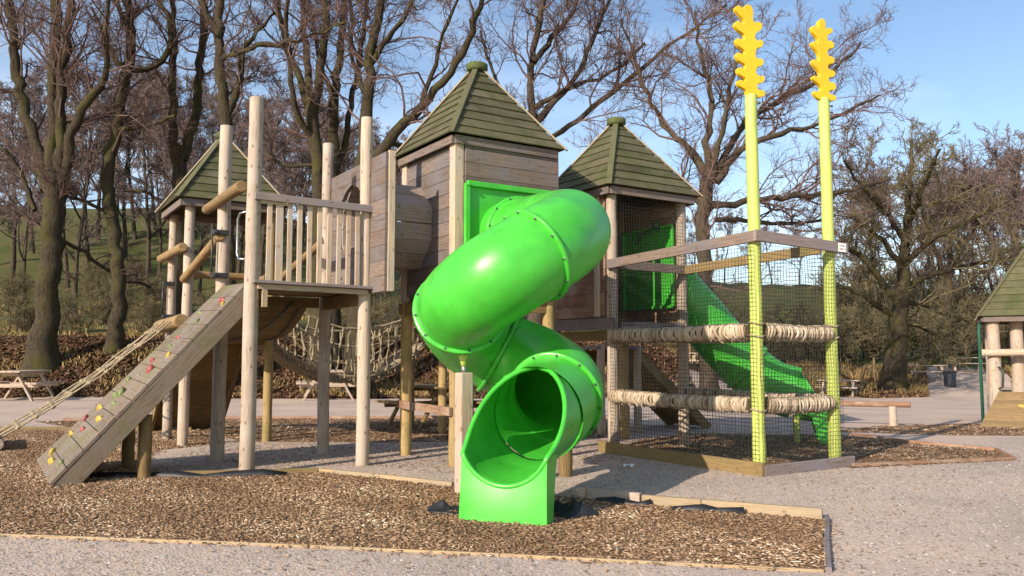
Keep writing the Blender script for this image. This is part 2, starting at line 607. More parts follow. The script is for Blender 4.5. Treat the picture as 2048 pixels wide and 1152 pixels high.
def ground_material():
    m, N, L, B = mat_new('gravel_litter_and_grass')
    tcg = N.new('ShaderNodeTexCoord')
    P = tcg.outputs['Object']
    at = N.new('ShaderNodeVertexColor')
    at.layer_name = 'zones'
    sep = N.new('ShaderNodeSeparateColor')
    L.new(at.outputs['Color'], sep.inputs['Color'])
    # gravel
    v1 = N.new('ShaderNodeTexVoronoi')
    v1.inputs['Scale'].default_value = 55
    L.new(P, v1.inputs['Vector'])
    g2 = noise(N, L, P, 0.55, 6, 0.62)
    g3 = noise(N, L, P, 130, 3, 0.7)
    ga = ramp(N, [(0.1, (0.345, 0.272, 0.225)), (0.9, (0.66, 0.545, 0.465))])
    L.new(g3.outputs['Fac'], ga.inputs['Fac'])
    gb = ramp(N, [(0.32, (0.74, 0.72, 0.72)), (0.52, (0.98, 0.95, 0.93)), (0.70, (1.12, 1.05, 0.96))])
    L.new(g2.outputs['Fac'], gb.inputs['Fac'])
    gc = mix(N, L, 1.0, ga.outputs['Color'], gb.outputs['Color'], 'MULTIPLY')
    gd = ramp(N, [(0.0, (0.75, 0.75, 0.75)), (1.0, (1.15, 1.12, 1.1))])
    L.new(v1.outputs['Color'], gd.inputs['Fac'])
    gravel = mix(N, L, 1.0, gc, gd.outputs['Color'], 'MULTIPLY')
    # litter
    l1 = noise(N, L, P, 9, 6, 0.75)
    la = ramp(N, [(0.3, (0.028, 0.018, 0.011)), (0.55, (0.085, 0.050, 0.029)), (0.75, (0.16, 0.10, 0.056))])
    L.new(l1.outputs['Fac'], la.inputs['Fac'])
    # grass
    r1 = noise(N, L, P, 0.7, 7, 0.7)
    ra = ramp(N, [(0.25, (0.034, 0.045, 0.011)), (0.45, (0.068, 0.078, 0.02)), (0.58, (0.095, 0.08, 0.034)), (0.75, (0.08, 0.054, 0.03))])
    L.new(r1.outputs['Fac'], ra.inputs['Fac'])
    # noisy zone borders
    bn = noise(N, L, P, 1.3, 5, 0.7)

    def zone(ch):
        ad = N.new('ShaderNodeMath')
        ad.operation = 'ADD'
        L.new(sep.outputs[ch], ad.inputs[0])
        mm = N.new('ShaderNodeMath')
        mm.operation = 'MULTIPLY_ADD'
        L.new(bn.outputs['Fac'], mm.inputs[0])
        mm.inputs[1].default_value = 0.9
        mm.inputs[2].default_value = -0.45
        L.new(mm.outputs[0], ad.inputs[1])
        rr = ramp(N, [(0.42, (0, 0, 0)), (0.58, (1, 1, 1))])
        L.new(ad.outputs[0], rr.inputs['Fac'])
        return rr.outputs['Color']
    c = mix(N, L, zone('Red'), gravel, la.outputs['Color'])
    c = mix(N, L, zone('Green'), c, ra.outputs['Color'])
    L.new(c, B.inputs['Base Color'])
    B.inputs['Roughness'].default_value = 0.95
    B.inputs['Specular IOR Level'].default_value = 0.15
    bump(N, L, B, v1.outputs['Distance'], 0.45, 0.012)
    return m


gnd = np_mesh('ground', verts, quads, ground_material(), smooth=True)
vc = gnd.data.color_attributes.new('zones', 'FLOAT_COLOR', 'POINT')
sx = GX / np.maximum(GY, 1)
Lw = 1 - sst(0.12, 0.34, sx)
edge = 25.3 * Lw + 34.0 * (1 - Lw)
litter = sst(-0.6, 0.8, GY - edge)
track = np.exp(-((GX - (0.50 * GY + 2.0)) / 2.2) ** 2) * sst(33, 36, GY) * (1 - sst(48, 55, GY))
litter = np.clip(litter - track * 1.5, 0, 1)
grass = sst(31, 39, GY) * Lw + sst(40, 48, GY) * (1 - Lw)
zc_ = np.zeros((nx * ny, 4), np.float32)
zc_[:, 0], zc_[:, 1], zc_[:, 3] = litter.ravel(), grass.ravel(), 1
vc.data.foreach_set('color', zc_.ravel())
tag(gnd, kind='structure')


# wood chip beds: sheets 4 mm above the gravel
def chip_material():
    m, N, L, B = mat_new('chip_bed')
    tcg = N.new('ShaderNodeTexCoord')
    mp_ = N.new('ShaderNodeMapping')
    mp_.inputs['Rotation'].default_value = (0, 0, 0.4)
    mp_.inputs['Scale'].default_value = (1, 1.9, 1)
    L.new(tcg.outputs['Object'], mp_.inputs['Vector'])
    v1 = N.new('ShaderNodeTexVoronoi')
    v1.inputs['Scale'].default_value = 38
    v1.inputs['Randomness'].default_value = 1.0
    L.new(mp_.outputs['Vector'], v1.inputs['Vector'])
    sp = N.new('ShaderNodeSeparateColor')
    L.new(v1.outputs['Color'], sp.inputs['Color'])
    r1 = ramp(N, [(0, (0.125, 0.072, 0.041)), (0.55, (0.225, 0.14, 0.081)), (1, (0.35, 0.235, 0.148))])
    L.new(sp.outputs['Red'], r1.inputs['Fac'])
    n2 = noise(N, L, tcg.outputs['Object'], 0.9, 5, 0.6)
    r2 = ramp(N, [(0.3, (0.7, 0.69, 0.68)), (0.7, (1.15, 1.12, 1.1))])
    L.new(n2.outputs['Fac'], r2.inputs['Fac'])
    c = mix(N, L, 1.0, r1.outputs['Color'], r2.outputs['Color'], 'MULTIPLY')
    L.new(c, B.inputs['Base Color'])
    B.inputs['Roughness'].default_value = 0.95
    B.inputs['Specular IOR Level'].default_value = 0.1
    bump(N, L, B, sp.outputs['Green'], 0.6, 0.012)
    return m


M['chipbed'] = chip_material()


def in_poly(poly, X, Y):
    inside = np.zeros(X.shape, bool)
    n = len(poly)
    for i in range(n):
        x1, y1 = poly[i]
        x2, y2 = poly[(i + 1) % n]
        if y1 == y2:
            continue
        c = ((y1 > Y) != (y2 > Y)) & (X < (x2 - x1) * (Y - y1) / (y2 - y1) + x1)
        inside ^= c
    return inside


FRONT = [(-11, 7.55), (-6.0, 6.55), (-3.71, 6.11), (-1.81, 5.83), (-.08, 5.51), (1.88, 5.10), (2.17, 5.9), (2.49, 6.70), (1.59, 7.13), (.69, 7.66), (.05, 8.0),
         (-.59, 8.32), (-1.4, 8.9), (-2.15, 9.36), (-2.87, 9.19), (-3.6, 9.12), (-4.2, 9.11), (-4.55, 10.4), (-4.9, 11.6), (-4.3, 12.4), (-5.5, 14.6), (-13, 14.6)]
BACK = [(-5.2, 14.2), (-4.1, 12.75), (-2, 12.6), (0.5, 12.9), (1.9, 13.6), (2.2, 17.2), (-1.05, 17.4), (-5.3, 17.2), (-9.5, 16.6), (-8, 15.2)]
c_ = [W(4.85, -.62), W(4.85, -3.0), W(6.1, -3.0)]
CAGEF = [(p.x, p.y) for p in c_] + [(3.95, 9.75), (6.3, 10.45), (6.6, 11.5), (5.9, 12.5), (5.6, 13.9), (3.2, 14.1), (2.0, 13.0)]
HUTC = [(5.6, 14.8), (7.3, 13.9), (12.5, 13.6), (15, 16.4), (9.3, 17.0), (7.2, 16.3)]
beds = [('chip_bed', FRONT, 0.004), ('chip_bed', BACK, 0.004), ('chip_bed', CAGEF, 0.004), ('chip_bed', HUTC, 0.004)]
for nm, poly, dz in beds:
    # triangulated fan over a fine strip grid so the sheet can follow the terrain
    P = np.array(poly)
    X0, X1, Y0, Y1 = P[:, 0].min(), P[:, 0].max(), P[:, 1].min(), P[:, 1].max()
    b = MB()
    me = bpy.data.meshes.new(nm)
    pv = [(x, y, ztf(x, y) + dz) for x, y in poly]
    me.from_pydata(pv, [], [list(range(len(pv)))])
    import bmesh
    bm = bmesh.new()
    bm.from_mesh(me)
    bmesh.ops.triangulate(bm, faces=bm.faces[:])
    for _ in range(2):
        bmesh.ops.subdivide_edges(bm, edges=bm.edges[:], cuts=2, use_grid_fill=True)
    for v in bm.verts:
        v.co.z = ztf(v.co.x, v.co.y) + dz
    bm.to_mesh(me)
    bm.free()
    me.materials.append(M['chipbed'])
    o = bpy.data.objects.new(nm, me)
    COL.objects.link(o)
    tag(o, kind='structure')


def scatter_chips(poly, dens, sx_, sy_, boxes, seed, zoff=0.004):
    g = np.random.default_rng(seed)
    P = np.array(poly)
    x0, x1, y0, y1 = P[:, 0].min(), P[:, 0].max(), P[:, 1].min(), P[:, 1].max()
    n = int((x1 - x0) * (y1 - y0) * dens)
    X, Y = g.uniform(x0, x1, n), g.uniform(y0, y1, n)
    jx, jy = g.normal(0, .06, n), g.normal(0, .06, n)
    k = in_poly(poly, X + jx, Y + jy) & (np.abs(X) < Y * 0.68 + 0.6)
    X, Y = X[k], Y[k]
    n = len(X)
    a = g.uniform(0, 2 * np.pi, n)
    l = g.uniform(sx_[0], sx_[1], n) * g.uniform(.5, 1, n)
    w = g.uniform(sy_[0], sy_[1], n)
    tilt = g.normal(0, .22, n)
    roll = g.normal(0, .22, n)
    ca, sa, ct, st_ = np.cos(a), np.sin(a), np.cos(tilt), np.sin(tilt)
    d = np.stack([ca * ct, sa * ct, st_], 1)
    s = np.stack([-sa * np.cos(roll), ca * np.cos(roll), np.sin(roll)], 1)
    up = np.cross(d, s)
    up /= np.linalg.norm(up, axis=1)[:, None]
    c = np.stack([X, Y, zt(X, Y) + zoff + g.uniform(.003, .013, n)], 1)
    hl, hw = (l / 2)[:, None], (w / 2)[:, None]
    tp = g.uniform(.4, 1, n)[:, None]
    th = g.uniform(.002, .005, n)[:, None]
    rn = np.clip(g.beta(2.6, 2.0, n) + .13 * np.sin(X * 2.1 + 1.7 * np.sin(Y * 1.3)) * np.cos(Y * 2.6 + X) + .07 * np.sin(X * 6 + Y * 5), 0, 1)
    A, B_, C_, D_ = c - d * hl - s * hw, c + d * hl - s * hw * tp, c + d * hl + s * hw * tp, c - d * hl + s * hw
    if not boxes:
        V = np.stack([A, B_, C_, D_], 1).reshape(-1, 3)
        return V, np.arange(4 * n).reshape(n, 4), rn
    V = np.stack([A, B_, C_, D_, A - up * th, B_ - up * th, C_ - up * th, D_ - up * th], 1).reshape(-1, 3)
    base = (np.arange(n) * 8)[:, None]
    Q = np.concatenate([base + np.array(q) for q in ([0, 1, 2, 3], [0, 4, 5, 1], [1, 5, 6, 2], [2, 6, 7, 3], [3, 7, 4, 0])])
    return V, Q, np.tile(rn, 5)


def join_np(parts):
    Vs, Qs, Rs, o = [], [], [], 0
    for V, Q, R in parts:
        Vs.append(V); Qs.append(Q + o); Rs.append(R); o += len(V)
    return np.concatenate(Vs), np.concatenate(Qs), np.concatenate(Rs)


V_, Q_, R_ = join_np([scatter_chips(FRONT, 1500, (.012, .055), (.006, .018), True, 1),
                      scatter_chips(FRONT, 90, (.05, .11), (.010, .024), True, 6),
                      scatter_chips(BACK, 420, (.03, .09), (.012, .03), False, 2),
                      scatter_chips(CAGEF, 800, (.03, .08), (.01, .025), False, 3),
                      scatter_chips(HUTC, 300, (.04, .1), (.015, .03), False, 4),
                      # strays kicked out on to the gravel
                      scatter_chips([(-5, 4.2), (3.2, 4.2), (3.6, 6.8), (7, 9.6), (6, 11), (1.5, 11), (-4, 12.6), (-4.2, 9.3)], 75, (.015, .06), (.006, .016), False, 5, 0.0),
                      scatter_chips([(-4.2, 9.6), (-2, 9.9), (0, 9), (2.6, 11.5), (2.2, 13), (-4.4, 12.8)], 260, (.02, .07), (.008, .02), False, 7, 0.0)])
tag(np_mesh('wood_chips', V_, Q_, M['chip'], rn=R_), 'loose brown wood chips spread over the play beds', 'wood chips', kind='stuff')


def scatter_stones(poly, dens, r, seed):
    g = np.random.default_rng(seed)
    P = np.array(poly)
    x0, x1, y0, y1 = P[:, 0].min(), P[:, 0].max(), P[:, 1].min(), P[:, 1].max()
    n = int((x1 - x0) * (y1 - y0) * dens)
    X, Y = g.uniform(x0, x1, n), g.uniform(y0, y1, n)
    k = in_poly(poly, X, Y) & ~in_poly(FRONT, X, Y) & (np.abs(X) < Y * 0.68 + 0.6)
    X, Y = X[k], Y[k]
    n = len(X)
    rad = g.uniform(r[0], r[1], n) * g.uniform(.4, 1, n)
    base = np.array([[1, 0, 0], [0, 1, 0], [-1, 0, 0], [0, -1, 0], [0.1, 0.1, .75]], float)
    V = base[None] * rad[:, None, None] * g.uniform(.6, 1.3, (n, 5, 3))
    a = g.uniform(0, 6.28, n)
    ca, sa = np.cos(a)[:, None], np.sin(a)[:, None]
    Vx = V[..., 0] * ca - V[..., 1] * sa
    Vy = V[..., 0] * sa + V[..., 1] * ca
    V = np.stack([Vx + X[:, None], Vy + Y[:, None], V[..., 2] * 0.8 + zt(X, Y)[:, None]], 2).reshape(-1, 3)
    b = (np.arange(n) * 5)[:, None]
    T = np.concatenate([b + np.array(t) for t in ([0, 1, 4], [1, 2, 4], [2, 3, 4], [3, 0, 4])])
    rn = g.beta(2, 2, n)
    return V, T, np.tile(rn, 4)


GRAV = [(-6, 4.0), (4, 4.0), (9, 12), (5, 13), (2, 12.8), (-4.5, 12.8), (-4.6, 9.2), (-2, 9.4), (.2, 8), (2.6, 6.7), (1.9, 5.1), (-6, 6.5)]
V_, Q_, R_ = join_np([scatter_stones(GRAV, 900, (.006, .018), 21)])
tag(np_mesh('gravel', V_, Q_, M['stone'], rn=R_), 'small grey and pinkish stones on the gravel surface', 'gravel', kind='stuff')


def scatter_leaves(n, xr, yr, size, seed, keep):
    g = np.random.default_rng(seed)
    X, Y = g.uniform(*xr, n), g.uniform(*yr, n)
    k = keep(X, Y)
    X, Y = X[k], Y[k]
    n = len(X)
    a, t1, t2 = g.uniform(0, 6.28, n), g.normal(0, .5, n), g.normal(0, .5, n)
    l = g.uniform(size[0], size[1], n)[:, None]
    d = np.stack([np.cos(a) * np.cos(t1), np.sin(a) * np.cos(t1), np.sin(t1)], 1)
    s = np.stack([-np.sin(a) * np.cos(t2), np.cos(a) * np.cos(t2), np.sin(t2)], 1)
    c = np.stack([X, Y, zt(X, Y) + g.uniform(.02, .07, n)], 1)
    V = np.stack([c - d * l, c - s * l * .5, c + d * l, c + s * l * .5], 1).reshape(-1, 3)
    return V, np.arange(4 * n).reshape(n, 4), g.beta(1.6, 2, n)


def left_bank(X, Y):
    s = X / Y
    return (s < 0.22) & (s > -.7)


def right_bank(X, Y):
    s = X / Y
    return (s > 0.14) & (s < .7) & ~((np.abs(X - (0.5 * Y + 2)) < 2.0))


V_, Q_, R_ = join_np([scatter_leaves(65000, (-23, 6), (25.4, 33.5), (.05, .11), 31, left_bank),
                      scatter_leaves(26000, (4, 32), (34, 46), (.06, .14), 32, right_bank)])
tag(np_mesh('leaf_litter', V_, Q_, M['leaf'], rn=R_), 'brown fallen leaves covering the bank below the trees', 'leaves', kind='stuff')


def blades(n, xr, yr, h, seed, keep, lean=.5):
    g = np.random.default_rng(seed)
    ncl = n // 40
    cx, cy = g.uniform(*xr, ncl), g.uniform(*yr, ncl)
    i = g.integers(0, ncl, n)
    X, Y = cx[i] + g.normal(0, .22, n), cy[i] + g.normal(0, .22, n)
    k = keep(X, Y)
    X, Y = X[k], Y[k]
    n = len(X)
    hh = g.uniform(h[0], h[1], n)
    a = g.uniform(0, 6.28, n)
    w = .012 + .01 * g.random(n)
    lx, ly = g.normal(0, lean, n) * hh, g.normal(0, lean, n) * hh
    z = zt(X, Y)
    b0 = np.stack([X - np.cos(a) * w, Y - np.sin(a) * w, z], 1)
    b1 = np.stack([X + np.cos(a) * w, Y + np.sin(a) * w, z], 1)
    m0 = np.stack([X + lx * .4 - np.cos(a) * w * .7, Y + ly * .4 - np.sin(a) * w * .7, z + hh * .6], 1)
    m1 = np.stack([X + lx * .4 + np.cos(a) * w * .7, Y + ly * .4 + np.sin(a) * w * .7, z + hh * .6], 1)
    t0 = np.stack([X + lx, Y + ly, z + hh * .9], 1)
    V = np.stack([b0, b1, m1, m0, t0], 1).reshape(-1, 3)
    b = (np.arange(n) * 5)[:, None]
    T = np.concatenate([b + np.array(t) for t in ([0, 1, 2], [0, 2, 3], [3, 2, 4])])
    return V, T, np.tile(g.random(n), 3)


V_, Q_, R_ = join_np([blades(12000, (6, 27), (35.5, 45), (.12, .5), 41, right_bank),
                      blades(3000, (-6, 3), (25.8, 29), (.12, .35), 42, left_bank),
                      blades(1800, (-22, -6), (26, 29), (.1, .28), 43, left_bank),
                      blades(14000, (-34, 8), (31, 46), (.08, .3), 44, left_bank)])
tag(np_mesh('dry_grass', V_, Q_, M['straw'], rn=R_), 'straw coloured dead grass along the foot of the bank', 'dry grass', kind='stuff')


# ------------------------------------------------------------------ small shared builders
def post(parent, u, v, h, r=0.075, mat='post', name='post', z0=-0.05, label=None, dx=0, dy=0):
    b = MB()
    b.log(W(u, v, z0), W(u, v, h) + Vector((dx, dy, 0)), r * 1.04, r * 0.94, n=18, seg=12)
    return b.build(name, M[mat], parent, bevel=0.008, label=label)


def pyramid_roof(parent, u0, v0, s, o, ze, za, rows, edge_light=True):
    """lapped boards on four faces, hip boards, fascia ring and a round cap"""
    cu, cv = u0 + s / 2, v0 + s / 2
    hs = s / 2 + o
    cor = [(cu - hs, cv - hs), (cu + hs, cv - hs), (cu + hs, cv + hs), (cu - hs, cv + hs)]
    ap = W(cu, cv, za)
    b = MB()
    for k in range(4):
        A, B_ = W(*cor[k], ze), W(*cor[(k + 1) % 4], ze)
        n = (B_ - A).cross(ap - A).normalized()
        if n.z < 0:
            n = -n
        for i in range(rows):
            t0, t1 = i / rows - (0.012 if i else 0), min((i + 1) / rows + 0.018, 0.985)
            lift0, lift1 = 0.030, 0.008
            r_ = random.random()
            j = random.uniform(-.003, .003)
            p = [A.lerp(ap, t0) + n * (lift0 + j), B_.lerp(ap, t0) + n * (lift0 + j), B_.lerp(ap, t1) + n * lift1, A.lerp(ap, t1) + n * lift1]
            b.prism(p, -n * 0.018, r_)
    roof = b.build('roof', M['roof'], parent)
    for k in range(4):
        A = W(*cor[k], ze)
        d = (ap - A).normalized()
        out = (A - W(cu, cv, ze)).normalized()
        nn = (out - d * out.dot(d)).normalized()
        hb = MB()
        side = d.cross(nn).normalized()
        st, en = A - d * 0.03 + nn * 0.034, ap - d * 0.05 + nn * 0.034
        hb.beam(st, en, 0.078, 0.022, up=nn)
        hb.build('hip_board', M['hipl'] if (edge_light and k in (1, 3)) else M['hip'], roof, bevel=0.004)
    cb = MB()
    cb.tube([ap - Z * 0.055, ap - Z * 0.03, ap + Z * 0.035, ap + Z * 0.05], [.125, .145, .145, .125], 24)
    cb.build('roof_cap', M['cap'], roof)
    fb = MB()
    hh = hs - 0.05
    for k in range(4):
        a = [(cu - hh, cv - hh), (cu + hh, cv - hh), (cu + hh, cv + hh), (cu - hh, cv + hh)]
        A, B_ = W(*a[k], ze - 0.055), W(*a[(k + 1) % 4], ze - 0.055)
        d = (B_ - A).normalized()
        fb.beam(A + d * 0.02, B_ - d * 0.02 * (1 if k % 2 else 1), 0.036, 0.105)
    fb.build_each('fascia', M['wall'], parent, bevel=0.004)
    return roof


# ------------------------------------------------------------------ open deck with railing
S2 = 1.353
deck = thing('play_deck', W(S2 / 2, S2 / 2), 'raised open timber deck on four tall pale log posts with slatted railing', 'play deck')
post(deck, 0, 0, 4.24, .083, label='tallest looking pale log post at the near corner')
post(deck, S2, 0, 4.22, .078)
post(deck, 0, S2, 4.23, .083)
post(deck, S2, S2, 4.19, .076)
b = MB()
for i in range(10):
    w = (S2 + 0.10) / 10
    b.box(W(-0.05 + w * (i + .5), S2 / 2, 2.10), (w - .006, S2 - 0.0, .035), (E1, E2, Z))
b.build('floor', M['shade'], deck, bevel=0.003)
b = MB()
b.beam(W(0.14, 0.12, 2.02), W(0.14, S2 - .1, 2.02), .06, .12)
b.beam(W(S2 - .03, 0.09, 1.99), W(S2 - .03, S2 - .09, 1.99), .07, .16)
b.beam(W(0.1, S2 - .02, 2.0), W(S2 - .1, S2 - .02, 2.0), .06, .13)
b.build_each('joist', M['shade'], deck, bevel=0.004)
b = MB(); b.beam(W(.12, -.09, 2.045), W(.12, -.09 + .0001, 2.045 - .20), .05, .055); b.build('bracket', M['edge'], deck)
rl = MB(); rl.beam(W(-.02, -.105, 3.09), W(S2 + .06, -.105, 3.07), .05, .085); rl.build('top_rail', M['rail'], deck, bevel=0.006)
rl = MB(); rl.beam(W(-.02, -.12, 2.125), W(S2 + .06, -.12, 2.11), .11, .035); rl.build('bottom_rail', M['rail'], deck, bevel=0.005)
rl = MB(); rl.beam(W(0.04, -.085, 2.075), W(S2 + .0, -.085, 2.06), .045, .06); rl.build_each('fascia', M['pale'], deck, bevel=0.004)
for i in range(10):
    uu = .16 + (S2 - .29) * i / 9
    wd = .085 if i == 1 else .058
    sl = MB(); sl.beam(W(uu, -.07, 2.135), W(uu + random.uniform(-.006, .006), -.07, 3.055), .026, wd, up=E1)
    sl.build('baluster', M['pale'], deck, bevel=0.005)
lg = MB(); lg.log(W(-.10, .14, 3.23), W(-.10, S2 + .55, 3.22), .068, .062); lg.build('log_rail', M['brown'], deck, bevel=0.012)
# grab handle on the far left post: black brackets with a thin bar
h = MB(); h.tube([W(-.15, S2 - .06, 2.30), W(-.15, S2 - .06, 2.86)], .013, 8)
hb_ = h.build('grab_handle', M['black'], deck)
for zz in (2.30, 2.84):
    k = MB(); k.box(W(-.06, S2 - .07, zz), (.19, .12, .065), (E1, E2, Z)); k.tube([W(-.12, S2 - .15, zz), W(-.12, S2 - .12, zz)], .018, 8)
    k.build('bracket', M['black'], hb_, bevel=0.01)
# looped steel handle by the near post
h = MB()
q = [W(.02, .35, 2.98), W(-.03, .47, 2.97), W(-.04, .52, 2.9), W(-.04, .52, 2.5), W(-.03, .47, 2.43), W(.02, .35, 2.42)]
h.tube(q, .014, 8); h.build('loop_handle', M['steel'], deck)

# ------------------------------------------------------------------ tunnel with arched entrance panel
tun = thing('crawl_tunnel', W(1.82, .22), 'octagonal plank crawl tunnel between the railed deck and the tall boarded tower', 'tunnel')
b = MB()
uc = 1.405
v0p, v1p, z0p, z1p = -.50, S2 - .06, 2.05, 3.70
vh, zh, rh = .56, 3.05, .42
ring = []
for k in range(25):
    a = math.pi * k / 24
    ring.append((vh + rh * math.cos(a), zh + rh * math.sin(a)))
# planks laid horizontally, each cut by the arch
nz_ = 9
ph = (z1p - z0p) / nz_
for i in range(nz_):
    za, zb = z0p + ph * i + .002, z0p + ph * (i + 1) - .002

    def half(z):
        if z < zh - .38:
            return 0
        if z <= zh:
            return rh
        return math.sqrt(max(0, rh * rh - (z - zh) ** 2))
    r_ = random.random()
    if half(za + .01) == 0 and half(zb - .01) == 0:
        b.prism([W(uc - .02, v0p, za), W(uc - .02, v1p, za), W(uc - .02, v1p, zb), W(uc - .02, v0p, zb)], E1 * .04, r_)
    else:
        zs = np.linspace(za, zb, 7)
        hs_ = [half(z) for z in zs]
        for sgn, vv in ((-1, v0p), (1, v1p)):
            poly = [W(uc - .02, vv, za)] + [W(uc - .02, vh + sgn * hh, z) for z, hh in zip(zs, hs_)] + [W(uc - .02, vv, zb)]
            if sgn > 0:
                poly = poly[::-1]
            b.prism(poly, E1 * .04, r_)
b.build('entrance_panel', M['wall'], tun)
b = MB()
b.beam(W(uc + .06, -.49, 2.05), W(uc + .06, -.49, 3.72), .085, .045, up=E2)
b.build('edge_board', M['pale'], tun, bevel=0.005)
b = MB()
cz, cvt, rt = 2.96, .45, .545
oc = [(cvt + rt * math.cos(math.radians(22.5 + 45 * k)), cz + rt * math.sin(math.radians(22.5 + 45 * k))) for k in range(8)]
for k in range(8):
    (va, za), (vb, zb) = oc[k], oc[(k + 1) % 8]
    for j in range(2):
        a0, a1 = j / 2 - .012 * (1 - j), (j + 1) / 2 - .012 * (1 - j) + .010 * j
        p0 = (va + (vb - va) * a0, za + (zb - za) * a0)
        p1 = (va + (vb - va) * a1, za + (zb - za) * a1)
        mid = Vector((0, 0, 0)); n_ = (E2 * ((p0[0] + p1[0]) / 2 - cvt) + Z * ((p0[1] + p1[1]) / 2 - cz)).normalized()
        b.prism([W(1.43, *p0), W(2.21, *p0), W(2.21, *p1), W(1.43, *p1)], n_ * .03)
b.build('tunnel_planks', M['barrel'], tun, bevel=0.003)

# ------------------------------------------------------------------ climbing ramp with holds
ramp_t = thing('climbing_ramp', W(-.9, .8), 'sloping grey plank climbing ramp with red yellow and green holds', 'climbing ramp')
TP0, TP1 = W(-.02, .12, 2.13), W(-.02, 1.22, 2.17)
BP0, BP1 = W(-1.9, .16, .03), W(-1.93, 1.75, .10)


def ramp_pt(t, s):
    """t down the slope, s across"""
    return TP0.lerp(TP1, s).lerp(BP0.lerp(BP1, s), t)


rn_ = ((TP1 - TP0).cross(BP0 - TP0)).normalized()
if rn_.z < 0:
    rn_ = -rn_
b = MB()
NP = 13
for i in range(NP):
    t0, t1 = i / NP + .0012, (i + 1) / NP - .0012
    b.prism([ramp_pt(t0, 0), ramp_pt(t0, 1), ramp_pt(t1, 1), ramp_pt(t1, 0)], -rn_ * .035)
b.build('ramp_boards', M['ramp'], ramp_t, bevel=0.003)
for s in (0.02, .98):
    b = MB()
    a0, a1 = ramp_pt(0.02, s) - rn_ * .135, ramp_pt(.99, s) - rn_ * .135
    b.beam(a0, a1, .05, .195, up=rn_)
    b.build('side_beam', M['ramp'], ramp_t, bevel=0.006)
for s, t in ((.12, .62), (.85, .62)):
    p = ramp_pt(t, s) - rn_ * .25
    b = MB(); b.log(Vector((p.x, p.y, -.05)), Vector((p.x, p.y, p.z)), .072, .07); b.build('leg', M['shade'], ramp_t, bevel=0.006)
HOLDS = [(.10, .30, 'hred', 1.1), (.12, .12, 'hyel', .8), (.17, .72, 'hgrn', .9), (.22, .42, 'hgrn', .9), (.31, .55, 'hred', .8), (.36, .5, 'hgrn', .9),
         (.40, .22, 'hyel', 1), (.44, .62, 'hred', 1), (.48, .34, 'hred', 1.5), (.55, .75, 'hgrn', 1), (.61, .5, 'hgrn', 1.6), (.63, .62, 'hgrn', 1.3), (.66, .42, 'hgrn', 1),
         (.70, .72, 'hyel', 1.2), (.735, .38, 'hyel', 1.2), (.765, .82, 'hred', 1.1), (.80, .55, 'hred', .9), (.84, .78, 'hyel', 1), (.935, .75, 'hyel', 1.2), (.955, .5, 'hyel', 1.3), (.93, .2, 'hgrn', 1), (.52, .56, 'rail', .8)]
dn_ = (BP0 - TP0).normalized()
ac_ = (TP1 - TP0).normalized()


def hold(parent, p, n, d, a, mat, sc):
    b = MB()
    sc *= .82
    rot = random.uniform(-.6, .6)
    a2 = a * math.cos(rot) + d * math.sin(rot)
    d2 = d * math.cos(rot) - a * math.sin(rot)
    L = [(-.052, .018), (-.03, .030), (0, .034), (.03, .026), (.05, .014)]
    rings = 5
    base = len(b.v)
    for i in range(rings):
        hgt = [0, .018, .032, .040, .043][i] * sc
        k = [1, .95, .75, .45, .12][i]
        for j in range(12):
            an = 6.283 * j / 12
            wob = 1 + .22 * math.sin(an * 2 + rot * 5) + .1 * math.sin(an * 5)
            b.v.append(p + (a2 * math.cos(an) * .062 + d2 * math.sin(an) * .036) * k * sc * wob + n * (hgt - .003) - d2 * hgt * .5)
    for i in range(rings - 1):
        for j in range(12):
            j2 = (j + 1) % 12
            b.face((base + i * 12 + j, base + i * 12 + j2, base + (i + 1) * 12 + j2, base + (i + 1) * 12 + j), [(0, 0)] * 4, .5, True)
    b.face([base + (rings - 1) * 12 + j for j in range(12)], [(0, 0)] * 12, .5, True)
    return b.build('climbing_hold', M[mat], parent, label={'hred': 'red climbing hold', 'hyel': 'yellow climbing hold', 'hgrn': 'green climbing hold', 'rail': 'faded grey climbing hold'}[mat])


for t, s, mt, sc in HOLDS:
    hold(ramp_t, ramp_pt(t, s), rn_, dn_, ac_, mt, sc)

# ------------------------------------------------------------------ left roofed tower
S1, V1 = 1.214, 3.41
tw1 = thing('roofed_tower', W(S1 / 2, V1 + S1 / 2), 'open sided lookout tower with green pyramid roof behind the climbing ramp', 'play tower')
for uu, vv, r_ in ((0, V1, .075), (S1, V1, .07), (0, V1 + S1, .07), (S1, V1 + S1, .07)):
    post(tw1, uu, vv, 3.56, r_, mat='post' if uu == 0 else 'postg')
pyramid_roof(tw1, 0, V1, S1, .20, 3.60, 4.79, 9)
b = MB()
for i in range(9):
    w = S1 / 9
    b.box(W(w * (i + .5), V1 + S1 / 2, 1.64), (w - .005, S1 - .02, .04), (E1, E2, Z))
b.build('floor', M['shade'], tw1)
b = MB()
b.beam(W(.08, V1 + .02, 1.55), W(S1 - .08, V1 + .02, 1.55), .05, .13)
b.beam(W(.02, V1 + .09, 1.54), W(.02, V1 + S1 - .09, 1.54), .05, .13)
b.beam(W(S1 - .02, V1 + .09, 1.54), W(S1 - .02, V1 + S1 - .09, 1.54), .05, .13)
b.build_each('joist', M['shade'], tw1, bevel=0.004)
lg = MB(); lg.log(W(-.12, V1 - .18, 2.87), W(-.12, V1 + S1 + .35, 2.87), .068, .064); lg.build('log_rail', M['brown'], tw1, bevel=0.012)
lg = MB(); lg.log(W(-.12, V1 - .25, 1.80), W(-.12, V1 + S1 + .25, 1.77), .10, .095); lg.build('sill_log', M['brown'], tw1, bevel=0.012)
lg = MB(); lg.log(W(.05, V1 + S1 + .09, 2.62), W(S1 + .1, V1 + S1 + .09, 2.62), .06, .06); lg.build('log_rail', M['brown'], tw1, bevel=0.012)
